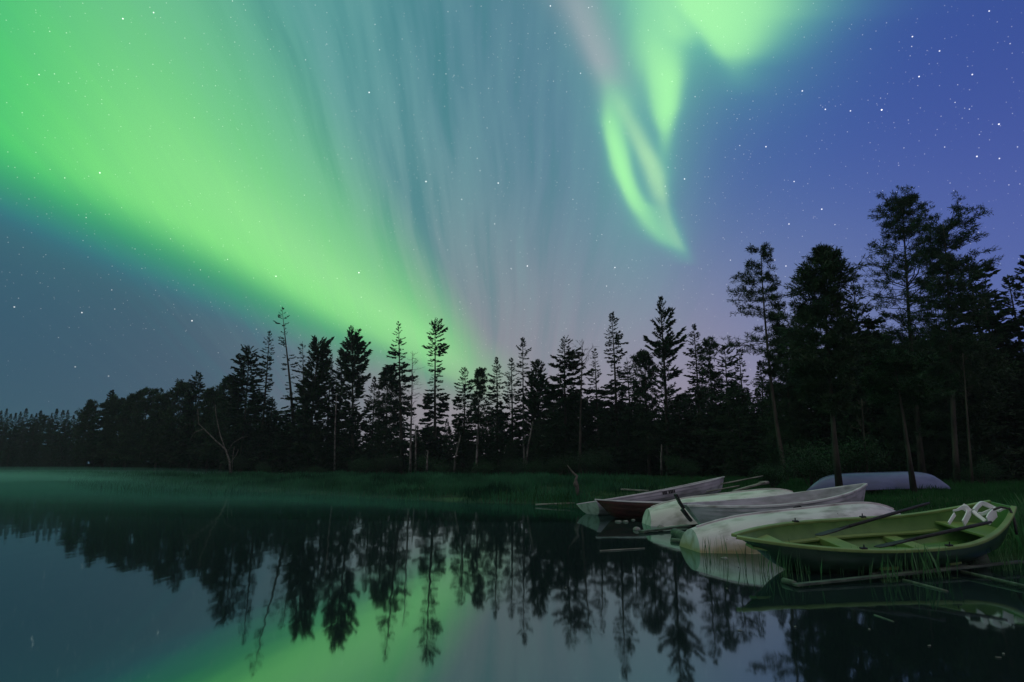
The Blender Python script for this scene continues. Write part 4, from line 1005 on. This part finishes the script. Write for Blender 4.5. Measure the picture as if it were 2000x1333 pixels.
pole('log', at_z(1312, 1056, .02), at_z(1338, 1059, .02), .05, 'wet_wood', 'small wet log touching the stern of the nearest upturned hull', 'log')
pole('pole', at_y(1408, 946, 20.3), at_y(1490, 930, 20.8), .022, 'grey_wood', 'thin upper pole propped behind the bow of the pale boat', 'pole')
pole('plank', at_y(1432, 960, 18.6), at_y(1492, 943, 18.9), 0, 'grey_wood', 'pale plank propped behind the ivory boat', 'plank', (.13, .05))
pole('pole', at_y(1380, 961, 19.0), at_y(1444, 949, 19.2), .02, 'grey_wood', 'short pole below the bow of the pale boat', 'pole')
pole('plank', at_y(1214, 956, 23.5), at_y(1266, 959, 22.8), 0, 'grey_wood', 'greenish plank lying in the grass behind the pale boat', 'plank', (.14, .05))
pole('log', at_y(1484, 945, 18.9), at_y(1500, 943, 19.2), .06, 'grey_wood', 'cut log beside the end of the pale propped plank', 'log')
pole('log', at_z(230, 941, .06), at_z(282, 938, .10), .12, 'pale_bark', 'pale fallen trunk lying in the misty marsh at far left', 'log')
p = at_y(1940, 1035, 9.5); g = max(gz(p.x, p.y), 0)
pole('log', Vector((p.x - .5, 9.2, g + .10)), Vector((p.x - .2, 10.3, g + .12)), .14, 'wet_wood', 'dark log lying under the stern of the green boat', 'log')
# weathered snag by the water, left of the boats
mb = MB(); b0 = at_y(1126, 962, 24)
tube(mb, [at_y(x, y, 24) - b0 for x, y in [(1128, 968), (1127, 950), (1124, 938), (1127, 930), (1120, 925), (1113, 916), (1108, 909)]], [.09, .075, .06, .05, .04, .025, .012], 7)
tube(mb, [at_y(x, y, 24) - b0 for x, y in [(1124, 938), (1121, 945), (1122, 952)]], [.04, .03, .015], 5)
o = thing('dead_snag', 'crooked pale snag standing in the grass left of the boats', 'snag', b0); mb.build('trunk', M['dead_bark'], o, True)
def rock(loc, s, label, seed, mat='stone', flat=.6):
    r = np.random.default_rng(seed); mb = MB()
    nu, nv = 10, 6
    v = [(math.cos(a) * math.cos(b), math.sin(a) * math.cos(b), math.sin(b)) for b in np.linspace(-1.57, 1.57, nv + 1) for a in np.arange(nu) * 2 * math.pi / nu]
    v = np.array(v); v *= (1 + .18 * np.sin(v[:, :1] * 5 + seed) * np.cos(v[:, 1:2] * 4 + seed)); v *= np.array([s, s * .8, s * flat])
    f = [[a * nu + c, a * nu + (c + 1) % nu, (a + 1) * nu + (c + 1) % nu, (a + 1) * nu + c] for a in range(nv) for c in range(nu)]
    mb.add(v, f); o = mb.build('stone', M[mat], None, True); o.location = loc
    return tag(o, label, 'stone')
rock(at_z(1244, 1034, .02), .09, 'pale stone at the left foot of the ivory boat', 1); rock(at_z(1208, 1019, .01), .10, 'flat pale stone in the water under the maroon hull', 2, flat=.3)
rock(at_z(1222, 1019, .01), .08, 'smaller stone next to the flat one under the maroon hull', 3, flat=.4); rock(at_z(1291, 1031, .06), .09, 'pale block on the wet plank under the ivory boat', 4)
rock(at_z(1237, 1016, .01), .06, 'smallest stone in the shade of the maroon hull', 5, flat=.4)
rock(at_z(1415, 1091, .0), .06, 'pale stone at the waterline of the nearest upturned hull', 6, flat=.4)
# leaves floating on the water
lf = MB(); t = np.linspace(0, 2 * math.pi, 9)[:-1]
lf.add([(math.cos(a) * .020, math.sin(a) * .009, .004 + .003 * math.cos(a) ** 2) for a in t] + [(math.cos(a) * .020, math.sin(a) * .009, .001) for a in t], [list(range(8)), [15 - i for i in range(8)]] + [[i, 8 + i, 8 + (i + 1) % 8, (i + 1) % 8] for i in range(8)])
lm = lf.mesh('floating_leaf', M['leaf_litter'])
for x, y in [(1698, 1230), (1815, 1262), (1553, 1225), (1445, 1232), (1420, 1150), (1105, 1148), (1960, 1278), (1950, 1285)]:
    o = link('floating_leaf', lm); o.location = at_z(x, y, .002); o.rotation_euler = (0, 0, rng.uniform(0, 3))
    tag(o, 'small pale leaf floating on the dark water', 'leaf', 'leaves floating on the water')
print('filler trees', nfill)
